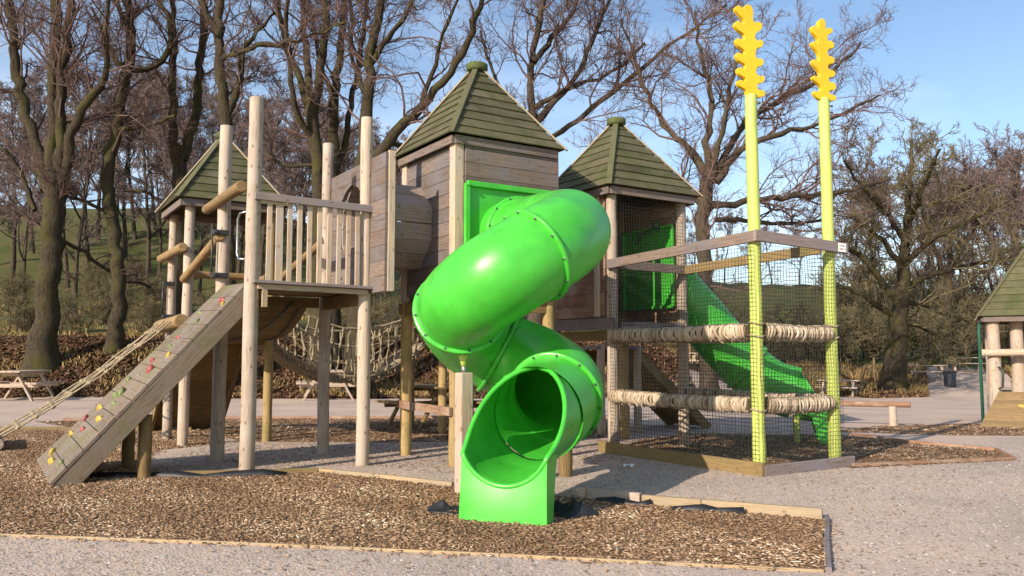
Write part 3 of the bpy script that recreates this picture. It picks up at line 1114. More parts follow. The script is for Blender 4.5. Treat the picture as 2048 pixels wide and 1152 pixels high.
lg = MB(); lg.log(W(S1 + .1, V1 + .1, 2.55), W(S1 + .1, V1 + S1 - .1, 2.55), .055, .055); lg.build('log_rail', M['brown'], tw1, bevel=0.012)
h = MB(); h.tube([W(-.14, V1 + S1 - .05, 1.92), W(-.14, V1 + S1 - .05, 2.46)], .013, 8)
hb_ = h.build('grab_handle', M['black'], tw1)
for zz in (1.92, 2.44):
    k = MB(); k.box(W(-.06, V1 + S1 - .06, zz), (.17, .11, .06), (E1, E2, Z)); k.build('bracket', M['black'], hb_, bevel=0.01)

# ------------------------------------------------------------------ sagging plank bridge deck -> roofed tower
br = thing('plank_bridge', W(.68, 2.4, 0), 'sagging plank bridge between the railed deck and the roofed lookout tower', 'bridge')
b = MB()
nb = 15
def brz(t):
    return 2.06 + (1.62 - 2.06) * t - .22 * 4 * t * (1 - t)
for i in range(nb):
    t0, t1 = (i + .06) / nb, (i + .94) / nb
    va, vb = S2 + .06 + 1.95 * t0, S2 + .06 + 1.95 * t1
    b.beam(W(.66, va, brz(t0)), W(.66, vb, brz(t1)), 1.02, .035)
b.build('bridge_planks', M['shade'], br)
b = MB()
for uu in (.25, 1.05):
    b.tube([W(uu, S2 + .02 + 2.0 * t / 12, brz(t / 12) - .03) for t in range(13)], .014, 6)
b.build_each('bearer_rope', M['black'], br)
lg = MB(); lg.log(W(-.06, S2 - .10, 2.80), W(-.06, V1 + .0, 2.42), .062, .06); lg.build('log_handrail', M['brown'], br, bevel=0.012)
lg = MB(); lg.log(W(S1 + .1, S2 - .05, 2.85), W(S1 + .1, V1, 2.45), .058, .056); lg.build('log_handrail', M['brown'], br, bevel=0.012)
b = MB(); b.tube([W(.85, S2 - .2, 2.0), W(.75, S2 + .35, 1.75), W(.66, S2 + .9, 1.58), W(.5, S2 + 1.5, 1.52)], .016, 6); b.build('black_hose', M['black'], br)

# ------------------------------------------------------------------ back ramp below the lookout tower
bk = thing('back_ramp', W(.6, 5.4), 'shaded solid plank ramp leaning against the far side of the lookout tower', 'ramp')
b = MB()
a_, c2 = W(0, V1 + S1 + .02, 1.62), W(0, 6.28, 0.0)
nb = 11
for i in range(nb):
    t0, t1 = i / nb + .002, (i + 1) / nb - .002
    p0, p1 = a_.lerp(c2, t0), a_.lerp(c2, t1)
    b.prism([p0, p0 + E1 * S1, p1 + E1 * S1, p1], Vector((0, 0, .035)))
b.build('ramp_boards', M['shade'], bk)
for uu in (.03, S1 - .03):
    b = MB(); b.beam(W(uu, V1 + S1 + .05, 1.50), W(uu, 6.22, .03), .05, .16); b.build('side_beam', M['edgeg'], bk)

# ------------------------------------------------------------------ rope climbing net left of the ramp
nt = thing('climbing_net', W(-1.2, 4.2), 'slack pale rope climbing net stretched from the lookout tower to a ground log', 'rope net')
NR = 5
tops = [W(-.16, V1 + .0 + .26 * k, 1.86) for k in range(NR)]
bots = [W(-2.25, 4.10 + .30 * k, .18) for k in range(NR)]


def netp(k, t):
    p = tops[k].lerp(bots[k], t)
    return p - Z * (.10 * 4 * t * (1 - t)) + Vector((math.sin(k * 5 + t * 17) * .012, 0, math.cos(k * 3 + t * 23) * .01))


b = MB()
for k in range(NR):
    b.tube([netp(k, i / 24) for i in range(25)], .0125, 7)
for i in range(1, 10):
    t = i / 10
    for k in range(NR - 1):
        p0, p1 = netp(k, t), netp(k + 1, t + random.uniform(-.012, .012))
        b.tube([p0, (p0 + p1) / 2 - Z * .02, p1], .012, 6)
    for k in range(NR):
        p = netp(k, t)
        b.tube([p - dn_ * .035, p, p + dn_ * .035], [.016, .027, .016], 8)
b.build('rope', M['rope2'], nt)
lg = MB(); lg.log(W(-2.28, 3.95, .10), W(-2.28, 5.45, .13), .085, .085); lg.build('ground_log', M['post'], nt, bevel=0.01)
for vv in (4.02, 5.3):
    lg = MB(); lg.log(W(-2.40, vv, -.05), W(-2.40, vv, .26), .07, .07); lg.build('stake', M['post'], nt, bevel=0.008)

# ------------------------------------------------------------------ main tower
S3, U3, V3 = 1.354, 2.247, -.66
tw3 = thing('boarded_tower', W(U3 + S3 / 2, V3 + S3 / 2), 'tallest boarded timber tower with green pyramid roof above the spiral slide', 'play tower')
for uu, vv in ((U3, V3), (U3 + S3, V3), (U3, V3 + S3), (U3 + S3, V3 + S3)):
    b = MB(); b.log(W(uu, vv, -.05), W(uu, vv, 2.0), .078, .076, n=18); b.build('lower_post', M['postg'], tw3, bevel=0.008)
    b = MB(); b.box(W(uu, vv, 2.98), (.135, .135, 1.94), (E1, E2, Z)); b.build('upper_post', M['pale'], tw3, bevel=0.012)
pyramid_roof(tw3, U3, V3, S3, .149, 3.962, 5.16, 9)
b = MB()
b.wall(W(U3 + .075, V3 - .055, 0), E1, -E2, S3 + .04, 2.10, 3.95, .172, .03)
b.build('front_wall', M['wall'], tw3, bevel=0.004)
b = MB(); b.wall(W(U3 - .005, V3 + .07, 0), E2, -E1, S3 - .14, 2.08, 3.94, .172, .03); b.build('left_wall', M['wall'], tw3, bevel=0.004)
b = MB(); b.wall(W(U3 + S3 - .02, V3 + .07, 0), E2, E1, S3 - .14, 2.08, 3.94, .172, .03); b.build('right_wall', M['wall'], tw3, bevel=0.004)
b = MB(); b.wall(W(U3 + .07, V3 + S3 - .02, 0), E1, E2, S3 - .14, 2.08, 3.94, .172, .03); b.build('back_wall', M['wall'], tw3, bevel=0.004)
b = MB()
b.box(W(U3 + S3 / 2, V3 + S3 / 2, 2.03), (S3 - .02, S3 - .02, .045), (E1, E2, Z))
b.build('floor', M['shade'], tw3)
b = MB()
for vv in (V3 - .02, V3 + S3 + .02):
    b.beam(W(U3 - .1, vv, 1.92), W(U3 + S3 + .1, vv, 1.92), .06, .15)
b.beam(W(U3 - .02, V3 + .03, 1.91), W(U3 - .02, V3 + S3 - .03, 1.91), .06, .17)
b.build_each('joist', M['shade'], tw3, bevel=0.004)
b = MB(); b.beam(W(U3 - .09, V3 - .05, .645), W(U3 - .09, V3 + S3 + .05, .665), .045, .10); b.build('step_board', M['red'], tw3, bevel=0.004)
b = MB(); b.tube([W(U3 + .1, V3 + S3 - .12, 1.55), W(U3 + .1, V3 + S3 - .12, 1.56)], .04, 8); b.build('bolt', M['bolt'], tw3)


# ------------------------------------------------------------------ tube slides
def catmull(P, n):
    out = []
    P = [P[0] * 2 - P[1]] + list(P) + [P[-1] * 2 - P[-2]]
    for i in range(1, len(P) - 2):
        for k in range(n):
            t = k / n
            p0, p1, p2, p3 = P[i - 1], P[i], P[i + 1], P[i + 2]
            out.append(0.5 * ((2 * p1) + (p2 - p0) * t + (2 * p0 - 5 * p1 + 4 * p2 - p3) * t * t + (3 * p1 - p0 - 3 * p2 + p3) * t ** 3))
    out.append(P[-2])
    return out


def frame_at(path, i):
    t = (path[min(i + 1, len(path) - 1)] - path[max(i - 1, 0)]).normalized()
    s = t.cross(Z).normalized()
    return t, s, s.cross(t).normalized()


def tube_shell(path, i0, i1, r, n=40):
    b = MB()
    base = 0
    for i in range(i0, i1 + 1):
        t, s, u = frame_at(path, i)
        for k in range(n):
            a = 2 * math.pi * k / n
            b.v.append(path[i] + (s * math.cos(a) + u * math.sin(a)) * r)
    for i in range(i1 - i0):
        for k in range(n):
            k2 = (k + 1) % n
            b.face((i * n + k, i * n + k2, (i + 1) * n + k2, (i + 1) * n + k), [(0, 0)] * 4, .5, True)
    return b


def flange(b, path, i, r, w=.035, th=.018, n=40, bolts=12):
    t, s, u = frame_at(path, i)
    prof = [(r - .004, -th), (r + w, -th), (r + w + .004, -th * .5), (r + w + .004, th * .5), (r + w, th), (r - .004, th)]
    base = len(b.v)
    for k in range(n):
        a = 2 * math.pi * k / n
        d = s * math.cos(a) + u * math.sin(a)
        for (rr, o) in prof:
            b.v.append(path[i] + d * rr + t * o)
    m = len(prof)
    for k in range(n):
        k2 = (k + 1) % n
        for j in range(m - 1):
            b.face((base + k * m + j, base + k2 * m + j, base + k2 * m + j + 1, base + k * m + j + 1), [(0, 0)] * 4, .5, True)


def bolts_on(b, path, i, r, th=.018, n=12):
    t, s, u = frame_at(path, i)
    for k in range(n):
        a = 2 * math.pi * (k + .3) / n
        d = s * math.cos(a) + u * math.sin(a)
        c = path[i] + d * (r + .017)
        b.tube([c - t * (th + .010), c + t * (th + .010)], .013, 6)


def chute(parent, P0, hdir, z0, z1, r, L, front_w, zlip, zbase, nrow=14):
    """open run-out: a tube cut away along its upper side, closed in front by an upright apron"""
    h = Vector((hdir[0], hdir[1], 0)).normalized()
    side = h.cross(Z).normalized()
    b = MB()
    n = 33
    rows = []
    for i in range(nrow + 1):
        q = i / nrow
        c = P0 + h * (L * q)
        c.z = z0 + (z1 - z0) * q
        # cut angle: whole ring at the back, a low U at the front
        cut = math.acos(max(-1.0, min(1.0, -(1 - 1.37 * (0.55 * sst(0.0, 1.0, q) + .45 * q)))))
        if i == 0:
            cut = math.pi
        rr = r + (front_w / 2 - r) * 0.6 * q
        rows.append((c, cut, rr))
    for c, cut, rr in rows:
        for k in range(n):
            a = -cut + 2 * cut * k / (n - 1)
            b.v.append(c + side * math.sin(a) * rr - Z * math.cos(a) * rr)
    for i in range(nrow):
        for k in range(n - 1):
            b.face((i * n + k, i * n + k + 1, (i + 1) * n + k + 1, (i + 1) * n + k), [(0, 0)] * 4, .5, True)
    body = b.build('run_out', M['green'], parent)
    so = body.modifiers.new('solid', 'SOLIDIFY'); so.thickness = .012; so.offset = 1
    # rolled lip round the opening
    org = parent_origin(parent)
    pl = []
    for c, cut, rr in rows:
        pl.append(c - side * math.sin(cut) * rr - Z * math.cos(cut) * rr)
    fr = [rows[-1][0] + side * math.sin(-rows[-1][1] + 2 * rows[-1][1] * k / 24) * rows[-1][2] - Z * math.cos(-rows[-1][1] + 2 * rows[-1][1] * k / 24) * rows[-1][2] for k in range(25)]
    pr = []
    for c, cut, rr in rows:
        pr.append(c + side * math.sin(cut) * rr - Z * math.cos(cut) * rr)
    loop = pl + fr[1:] + pr[::-1][1:]
    lb = MB(); lb.tube(loop, .022, 10, caps=True); lb.build('rolled_lip', M['green'], parent)
    # apron
    ab = MB()
    cF = rows[-1][0] + h * .012
    hw = front_w / 2
    top = [(f - cF) for f in fr]
    polyL = [cF + t_ for t_ in top]
    a0 = polyL[0] ; a1 = polyL[-1]
    # front sheet, then two cheeks running back
    sheet = [Vector((p.x, p.y, p.z)) + h * .01 for p in polyL]
    bl, brr = cF - side * hw + h * .04, cF + side * hw + h * .04
    bl.z = brr.z = zbase
    m_ = len(sheet)
    nb_ = 6
    base = len(ab.v)
    for j in range(nb_ + 1):
        q = j / nb_
        for k in range(m_):
            bt = bl.lerp(brr, k / (m_ - 1))
            p = sheet[k].lerp(bt, q)
            ab.v.append(p + h * (.006 * math.sin(math.pi * q)))
    for j in range(nb_):
        for k in range(m_ - 1):
            ab.face((base + j * m_ + k, base + j * m_ + k + 1, base + (j + 1) * m_ + k + 1, base + (j + 1) * m_ + k), [(0, 0)] * 4, .5, True)
    # cheeks
    for e in (0, m_ - 1):
        cb_ = len(ab.v)
        for j in range(nb_ + 1):
            p = ab.v[base + j * m_ + e].copy()
            ab.v.append(p); ab.v.append(p - h * (.16 + .10 * (1 - j / nb_)))
        for j in range(nb_):
            ab.face((cb_ + 2 * j, cb_ + 2 * j + 1, cb_ + 2 * j + 3, cb_ + 2 * j + 2), [(0, 0)] * 4, .5, True)
    ao = ab.build('apron', M['green'], parent)
    return rows


sl = thing('spiral_slide', (0.0, 8.0, 0), 'bright green spiral tube slide with open run out facing the camera', 'slide')
RT = .425
WP = [Vector(p) for p in ((-.098, 10.27, 2.78), (.12, 9.92, 2.775), (.42, 9.38, 2.74), (.58, 8.80, 2.66), (.56, 8.22, 2.52), (.34, 7.72, 2.32), (-.02, 7.50, 2.08), (-.30, 7.62, 1.91),
                          (-.50, 8.00, 1.74), (-.42, 8.42, 1.54), (-.14, 8.62, 1.34), (.24, 8.48, 1.18), (.45, 8.08, 1.00), (.36, 7.70, .86), (.225, 7.38, .79))]
path = catmull(WP, 10)
seams = [0, 9, 54, 80, 100, 127, len(path) - 1]
for a, c in zip(seams[:-1], seams[1:]):
    tube_shell(path, a, c, RT).build('tube_section', M['green'], sl)
fb, bb = MB(), MB()
for i in seams[1:-1]:
    f_ = MB(); flange(f_, path, i, RT); fo = f_.build('flange_ring', M['green'], sl)
    k = MB(); bolts_on(k, path, i, RT); k.build_each('bolt', M['bolt'], fo)
# square entry panel with raised frame
b = MB()
pu0, pu1, pz0, pz1 = 2.315, 3.56, 2.12, 3.375
b.box(W((pu0 + pu1) / 2, V3 - .10, (pz0 + pz1) / 2), (pu1 - pu0, .02, pz1 - pz0), (E1, E2, Z))
for a0, a1 in (((pu0, pz0), (pu0, pz1)), ((pu1, pz0), (pu1, pz1)), ((pu0, pz1), (pu1, pz1)), ((pu0, pz0), (pu1, pz0))):
    b.beam(W(a0[0], V3 - .14, a0[1]), W(a1[0], V3 - .14, a1[1]), .07, .055, up=E2 if a0[0] != a1[0] else E2)
ep = b.build('entry_panel', M['green'], sl, bevel=0.012)
b = MB()
for uu, zz in ((pu0, pz1 - .02), (pu0, pz0 + .5), (pu1, pz1 - .02), (pu0, pz0 + .02)):
    b.tube([W(uu, V3 - .17, zz), W(uu, V3 - .20, zz)], [.022, .016], 10)
b.build_each('bolt', M['green'], ep)
# collar that carries the tube out of the panel
chute(sl, WP[-1].copy(), (-.35, -.94), .79, .66, RT - .012, .82, .735, .5, .0)

sp = thing('slide_support', Vector((-.46, 7.98, 0)), 'short square pale post with yellow steel bracket carrying the spiral slide', 'support post')
b = MB(); b.box(Vector((-.46, 7.98, .54)), (.135, .135, 1.20), (E1, E2, Z)); b.build('post', M['pale'], sp, bevel=0.012)
b = MB(); b.tube([Vector((-.46, 7.98, 1.12)), Vector((-.46, 7.98, 1.22))], .028, 12); b.build('steel_sleeve', M['steel'], sp)
b = MB(); b.tube([Vector((-.46, 7.98, 1.20)), Vector((-.47, 7.97, 1.26)), Vector((-.47, 7.99, 1.315))], [.03, .03, .075], 12)
b.build('bracket', M['lime'], sp)
sp = thing('slide_support', Vector((.58, 9.38, 0)), 'short dark round post in the shade under the right of the spiral slide', 'support post')
b = MB(); b.log(Vector((.58, 9.1, -.05)), Vector((.58, 9.1, 1.05)), .075, .075); b.build('post', M['shade'], sp, bevel=0.008)

# ------------------------------------------------------------------ right tower with net front
S4, U4, V4 = 1.317, 4.75, -.56
tw4 = thing('netted_tower', W(U4 + S4 / 2, V4 + S4 / 2), 'right hand roofed tower with black net front beside the rope platforms', 'play tower')
for uu, vv in ((U4, V4), (U4 + S4, V4), (U4, V4 + S4), (U4 + S4, V4 + S4)):
    post(tw4, uu, vv, 3.60, .076, mat='post' if vv == V4 else 'postg')
pyramid_roof(tw4, U4, V4, S4, .196, 3.623, 4.82, 9)
b = MB(); b.wall(W(U4 - .02, V4 + .10, 0), E2, -E1, S4 - .12, 1.84, 3.60, .165, .03); b.build('left_wall', M['red'], tw4, bevel=0.004)
b = MB(); b.wall(W(U4 + .07, V4 + S4 - .02, 0), E1, E2, S4 - .14, 1.84, 3.60, .165, .03); b.build('back_wall', M['red'], tw4, bevel=0.004)
b = MB(); b.wall(W(U4 + S4 - .02, V4 + .09, 0), E2, E1, S4 - .16, 1.72, 3.60, .165, .03); b.build('right_wall', M['red'], tw4, bevel=0.004)
b = MB(); b.beam(W(U4 - .075, V4 + .235, 1.84), W(U4 - .075, V4 + .235, 3.66), .10, .04, up=E1); b.build('cover_board', M['pale'], tw4, bevel=0.006)
b = MB(); b.beam(W(U4 + S4 + .095, V4 + .05, 1.7), W(U4 + S4 + .095, V4 + .05, 3.3), .07, .04, up=E1); b.build('cover_board', M['pale'], tw4, bevel=0.006)
b = MB(); b.box(W(U4 + S4 / 2, V4 + S4 / 2, 1.745), (S4, S4 - .12, .05), (E1, E2, Z)); b.build('floor', M['shade'], tw4)
b = MB()
b.beam(W(U4 - .055, V4 - .1, 1.74), W(U4 - .055, V4 + S4 + .1, 1.74), .05, .16)
b.beam(W(U4 + .08, V4 - .06, 1.72), W(U4 + S4 - .07, V4 - .06, 1.72), .05, .10)
b.build_each('floor_beam', M['rail'], tw4, bevel=0.004)
b = MB(); b.beam(W(U4 - .01, V4 + .02, 1.58), W(U4 - .01, V4 + S4, 1.58), .06, .14); b.beam(W(U4 + .1, V4 + .06, 1.60), W(U4 + S4 - .1, V4 + .06, 1.60), .05, .14); b.build_each('joist', M['shade'], tw4, bevel=0.004)


def net_panel(name, A, du, dv, L, H_, cell, r, mat, parent, bulge=None, sag=.012, dropv=0.0):
    """a net of crossing cords spanned over A + du*s + dv*t, in real tubes"""
    nu, nv = max(2, int(L / cell)), max(2, int(H_ / cell))
    nrm = du.cross(dv).normalized()

    def P(s, t):
        k = bulge(s / L, t / H_) if bulge else 0
        w = sag * (math.sin(s * 9 + t * 4) + math.sin(t * 11 - s * 3)) * .5
        return A + du * s + dv * t + nrm * (k + w)
    b = MB()
    for i in range(nu + 1):
        s = L * i / nu
        b.tube([P(s, H_ * j / 12) for j in range(13)], r, 4, caps=False)
    for j in range(nv + 1):
        t = H_ * j / nv
        b.tube([P(L * i / 10, t) for i in range(11)], r, 4, caps=False)
    return b.build(name, mat, parent)


net_panel('net', W(U4 + .04, V4 - .085, 1.72), E1, Z, S4 - .04, 1.80, .048, .0022, M['net'], tw4)

# ------------------------------------------------------------------ straight slide out of the right tower
s2 = thing('straight_slide', W(U4 + S4, V4 + .6), 'dark green straight tube slide dropping from the netted tower behind the rope platforms', 'slide')
WP2 = [Vector(p) for p in ((2.16, 12.62, 2.45), (2.45, 12.80, 2.40), (2.80, 12.93, 2.08), (3.2, 12.98, 1.62), (3.66, 12.95, 1.12), (4.02, 12.88, .84), (4.34, 12.76, .73))]
p2 = catmull(WP2, 8)
sm2 = [0, 10, 32, len(p2) - 1]
for a, c in zip(sm2[:-1], sm2[1:]):
    tube_shell(p2, a, c, .40).build('tube_section', M['green'], s2)
for i in sm2[1:-1]:
    f_ = MB(); flange(f_, p2, i, .40); f_.build('flange_ring', M['green'], s2)
chute(s2, WP2[-1].copy(), (.96, -.28), .73, .64, .39, .42, .72, .5, .0)
b = MB()
b.box(W(U4 + S4 - .055, V4 + .66, 2.62), (.02, 1.10, 1.22), (E1, E2, Z))
for a0, a1 in (((V4 + .10, 2.02), (V4 + .10, 3.22)), ((V4 + 1.20, 2.02), (V4 + 1.20, 3.22)), ((V4 + .10, 3.22), (V4 + 1.20, 3.22)), ((V4 + .10, 2.02), (V4 + 1.20, 2.02))):
    b.beam(W(U4 + S4 - .085, *a0), W(U4 + S4 - .085, *a1), .05, .05, up=E1)
b.build('entry_panel', M['green'], s2, bevel=0.01)
b = MB(); b.tube([W(U4 + S4 - .12, V4 + .35, 3.16), W(U4 + S4 - .15, V4 + .4, 3.24), W(U4 + S4 - .15, V4 + .75, 3.12), W(U4 + S4 - .12, V4 + .82, 3.04)], .016, 8)
b.tube([W(U4 + S4 - .15, V4 + .36, 3.20), W(U4 + S4 - .15, V4 + .36, 3.30)], [.05, .04], 10); b.build('grab_bar', M['gpole'], s2)
for pp in ((4.30, 12.60), (4.40, 12.95)):
    b = MB(); b.log(Vector((pp[0], pp[1], -.04)), Vector((pp[0], pp[1], .38)), .045, .045); b.build('leg', M['lime'], s2)

# ------------------------------------------------------------------ rope platform cage
LC = 2.497
cg = thing('rope_platform_cage', W(U4 + .66, V4 - 1.3), 'netted two level rope platform cage with two lime poles topped by yellow leaves', 'climbing cage')
LEAF_L = [(370, 735), (352, 692), (300, 668), (285, 640), (305, 622), (350, 630), (352, 605), (300, 580), (287, 548), (305, 530), (345, 538), (352, 505), (300, 480), (278, 445), (295, 420), (345, 430), (352, 400),
          (300, 370), (280, 335), (300, 310), (345, 325), (352, 280), (300, 250), (272, 215), (300, 182), (342, 205), (350, 170), (310, 130), (280, 95), (300, 68), (330, 75), (352, 110), (355, 70), (385, 48), (420, 65),
          (428, 110), (425, 150), (437, 178), (470, 168), (498, 180), (500, 210), (480, 235), (450, 258), (440, 295), (460, 312), (490, 302), (508, 325), (495, 355), (455, 372), (442, 400), (442, 435), (460, 448), (490, 445),
          (508, 465), (495, 495), (455, 512), (442, 535), (445, 562), (470, 577), (500, 572), (512, 592), (495, 622), (455, 638), (447, 660), (462, 682), (500, 682), (512, 700), (500, 725), (450, 738)]
LEAF_R = [(945, 742), (900, 705), (903, 682), (935, 685), (958, 668), (955, 640), (900, 600), (890, 578), (910, 568), (945, 578), (950, 540), (905, 490), (890, 462), (910, 445), (945, 455), (945, 400), (900, 350), (888, 325),
          (915, 310), (940, 325), (942, 285), (900, 240), (890, 210), (915, 192), (950, 207), (953, 160), (985, 128), (1015, 150), (1018, 205), (1045, 190), (1075, 200), (1072, 225), (1035, 250), (1030, 290), (1060, 288),
          (1085, 310), (1080, 340), (1035, 357), (1030, 402), (1070, 410), (1085, 435), (1070, 460), (1032, 472), (1030, 505), (1070, 512), (1090, 535), (1070, 560), (1032, 572), (1035, 600), (1075, 605), (1090, 630), (1075, 660),
          (1035, 667), (1035, 692), (1075, 700), (1088, 715), (1080, 735), (1030, 745)]


def leaf_topper(parent, poly, k, cx, by, base, mat):
    """outline extruded; k metres per unit"""
    # a flat cut-out board facing the front of the structure
    P = [Vector(((x - cx) * k, (by - y) * k, 0)) for x, y in poly]
    n = len(P)
    sm = []
    for i in range(n):
        for q in range(4):
            t = q / 4
            p0, p1, p2, p3 = P[i - 1], P[i], P[(i + 1) % n], P[(i + 2) % n]
            sm.append(0.5 * ((2 * p1) + (p2 - p0) * t + (2 * p0 - 5 * p1 + 4 * p2 - p3) * t * t + (3 * p1 - p0 - 3 * p2 + p3) * t ** 3))
    b = MB()
    ax = Vector((math.cos(.30), math.sin(.30), 0))
    ay = Vector((-math.sin(.30), math.cos(.30), 0))
    b.prism([base + ax * p.x * 1.0 + Z * p.y + ay * -.03 for p in sm], ay * .06, .5)
    return b.build('leaf_topper', mat, parent, bevel=0.008)


poles = []
for kk, (uu, poly, cx, by, zt_, k_, lab) in enumerate(((U4, LEAF_L, 402, 738, 4.245, .00157, 'lime painted pole with the larger yellow leaf cut out'),
                                                 (U4 + S4, LEAF_R, 990, 743, 4.43, .00168, 'lime painted pole with the narrower yellow leaf cut out'))):
    vv = V4 - LC
    b = MB(); b.log(W(uu, vv, -.05), W(uu, vv, zt_ + .03), .074, .066, n=20, seg=14, jit=.012)
    po = b.build('pole', M['lime'], cg, bevel=0.008, label=lab)
    leaf_topper(po, poly, k_, cx, by, W(uu, vv, zt_), M['yellow'])
    for zz in (-.07, -.15):
        b = MB(); b.tube([W(uu + .05, vv - .04, zt_ + zz), W(uu + .085, vv - .06, zt_ + zz)], .013, 8); b.build('bolt', M['bolt'], po)

VF = V4 - LC
zb0, zb1 = 2.53, 2.63
b = MB(); b.beam(W(U4 - .095, V4 - .02, 2.55), W(U4 - .095, VF - .12, 2.63), .045, .125); b.build('top_beam', M['wall'], cg, bevel=0.006)
b = MB(); b.beam(W(U4 - .12, VF - .105, 2.635), W(U4 + S4 + .21, VF - .105, 2.60), .045, .125); b.build('top_beam', M['rail'], cg, bevel=0.006)
b = MB(); b.beam(W(U4 + S4 - .04, VF + .08, 2.60), W(U4 + S4 - .04, V4 - .06, 2.54), .045, .125); b.build('top_beam', M['edgeg'], cg, bevel=0.006)
b = MB(); b.beam(W(U4 + .04, V4 - .11, 2.55), W(U4 + S4 + .1, V4 - .11, 2.54), .045, .125); b.build('top_beam', M['wall'], cg, bevel=0.006)
# sign plate on the beam end
b = MB(); sc0 = W(U4 + S4 + .085, VF - .131, 2.60)
b.box(sc0, (.145, .004, .105), (E1, E2, Z))
sg = b.build('sign_plate', M['white'], cg)
b = MB()
for row, (zz, words) in enumerate(((.022, (3, 8)), (-.018, (8, 1, 2)))):
    x = -.058
    for wlen in words:
        for c in range(wlen):
            b.box(sc0 + E1 * x + Z * zz - E2 * .0035, (.005, .002, .016 + .006 * ((c * 7 + row) % 3 - 1)), (E1, E2, Z))
            x += .0092
        x += .010
b.build('lettering', M['ink'], sg)


def rope_roll(A, B_, r, parent, seed):
    """a log closely wound with loops of thick rope"""
    g = random.Random(seed)
    d = (B_ - A)
    L = d.length
    d.normalize()
    s = d.cross(Z).normalized()
    b = MB()
    x = .02
    while x < L - .02:
        c = A + d * x - Z * (.012 * math.sin(3.14 * x / L))
        rr = r * g.uniform(.90, 1.10)
        tl = g.uniform(-.2, .2)
        tl2 = g.uniform(-.03, .03)
        pts = []
        for k in range(14):
            a = 6.2832 * k / 14
            low = 1.0 + .16 * max(0, -math.sin(a)) * g.uniform(.3, 1.6)
            pts.append(c + s * math.cos(a) * rr + Z * math.sin(a) * rr * low + d * (math.sin(a) * tl * .06 + tl2 * math.cos(2 * a) + g.uniform(-.004, .004)))
        b.tube(pts, .0125 * g.uniform(.8, 1.25), 6, closed=True, r=g.random())
        x += g.uniform(.012, .026)
    # loose ends hanging off the underside
    for _ in range(int(L * 7)):
        x = g.uniform(.05, L - .05)
        p = A + d * x + s * g.uniform(-.06, .06) - Z * r * 1.0
        b.tube([p, p + d * g.uniform(-.03, .03) - Z * .03, p + d * g.uniform(-.08, .08) - Z * g.uniform(.03, .06)], .008, 5)
    o = b.build('rope_roll', M['rope'], parent)
    k = MB(); k.tube([A, B_], r * .86, 12); k.build('core_log', M['core'], o)
    return o


for zz, r in ((1.58, .078), (.76, .074)):
    rope_roll(W(U4 - .03, V4 - .02, zz + .005), W(U4 - .03, VF + .08, zz), r, cg, int(zz * 100))
    rope_roll(W(U4 + .09, VF - .02, zz), W(U4 + S4 - .06, VF - .02, zz - .01), r, cg, int(zz * 101))
    rope_roll(W(U4 + S4, VF + .1, zz), W(U4 + S4, V4 - .08, zz + .02), r * .9, cg, int(zz * 102))
    # woven floor between the rolls
    b = MB()
    for i in range(9):
        uu = U4 + .06 + (S4 - .12) * i / 8
        b.tube([W(uu + random.uniform(-.01, .01), V4 - .05 + (VF - V4 + .1) * j / 10, zz - .02 - .07 * math.sin(math.pi * j / 10)) for j in range(11)], .013, 6)
    for j in range(15):
        vv = V4 - .1 + (VF - V4 + .2) * j / 14
        b.tube([W(U4 + S4 * i / 6, vv, zz - .02 - .07 * math.sin(math.pi * j / 14) - .02 * math.sin(math.pi * i / 6)) for i in range(7)], .013, 6)
    b.build('rope_floor', M['rope2'], cg)
b = MB()
for zz in (1.66, .70, 1.52):
    for uu in (U4, U4 + S4):
        b.tube([W(uu, VF, zz) + Vector((math.cos(6.283 * k / 14) * .082, math.sin(6.283 * k / 14) * .082, .012 * math.sin(k))) for k in range(14)], .010, 6, closed=True)
b.build('rope_lashing', M['rope'], cg)
net_panel('net', W(U4 - .078, V4 - .04, .08), -E2, Z, LC + .02, 2.44, .047, .0022, M['net'], cg)
net_panel('net', W(U4 - .04, VF - .082, .08), E1, Z, S4 + .10, 2.46, .047, .0022, M['net'], cg)
net_panel('net', W(U4 + S4 + .08, V4 - .04, .08), -E2, Z, LC - .02, 2.42, .047, .0022, M['net'], cg)
b = MB(); b.beam(W(U4 - .13, V4 + .15, .06), W(U4 - .13, VF - .16, .065), .05, .17); b.build('base_board', M['edgeg'], cg, bevel=0.006)
b = MB(); b.beam(W(U4 - .10, VF - .135, .055), W(U4 + S4 + .16, VF - .135, .06), .05, .12); b.build('base_board', M['rail'], cg, bevel=0.006)

# ------------------------------------------------------------------ rear platform and hanging net bridge
U5, V5, S5 = 4.10, 3.15, 1.25
tw5 = thing('rear_platform', W(U5 + S5 / 2, V5 + S5 / 2), 'low open timber platform standing behind the spiral slide', 'platform')
for uu, vv in ((U5, V5), (U5 + S5, V5), (U5, V5 + S5), (U5 + S5, V5 + S5)):
    post(tw5, uu, vv, 3.0, .072, mat='postg')
b = MB()
for i in range(8):
    w = S5 / 8
    b.box(W(U5 + w * (i + .5), V5 + S5 / 2, 1.5), (w - .005, S5, .04), (E1, E2, Z))
b.build('floor', M['shade'], tw5)
b = MB(); b.beam(W(U5 + .07, V5 - .0, 1.42), W(U5 + S5 - .07, V5 - .0, 1.42), .05, .12); b.beam(W(U5, V5 + .07, 1.42), W(U5, V5 + S5 - .07, 1.42), .05, .12); b.build_each('joist', M['shade'], tw5)
b = MB(); b.beam(W(U5 + .07, V5, 2.4), W(U5 + S5 - .07, V5, 2.4), .04, .09); b.build('rail', M['pale'], tw5)
b = MB(); b.beam(W(U5 + S5 - .2, V5 - .06, 1.3), W(U5 + S5 + .25, V5 - .06, 2.0), .05, .09); b.build('brace', M['pale'], tw5)

nb_t = thing('net_bridge', W(2.65, 3.95), 'U shaped rope net bridge hanging between the lookout tower and the rear platform', 'rope bridge')


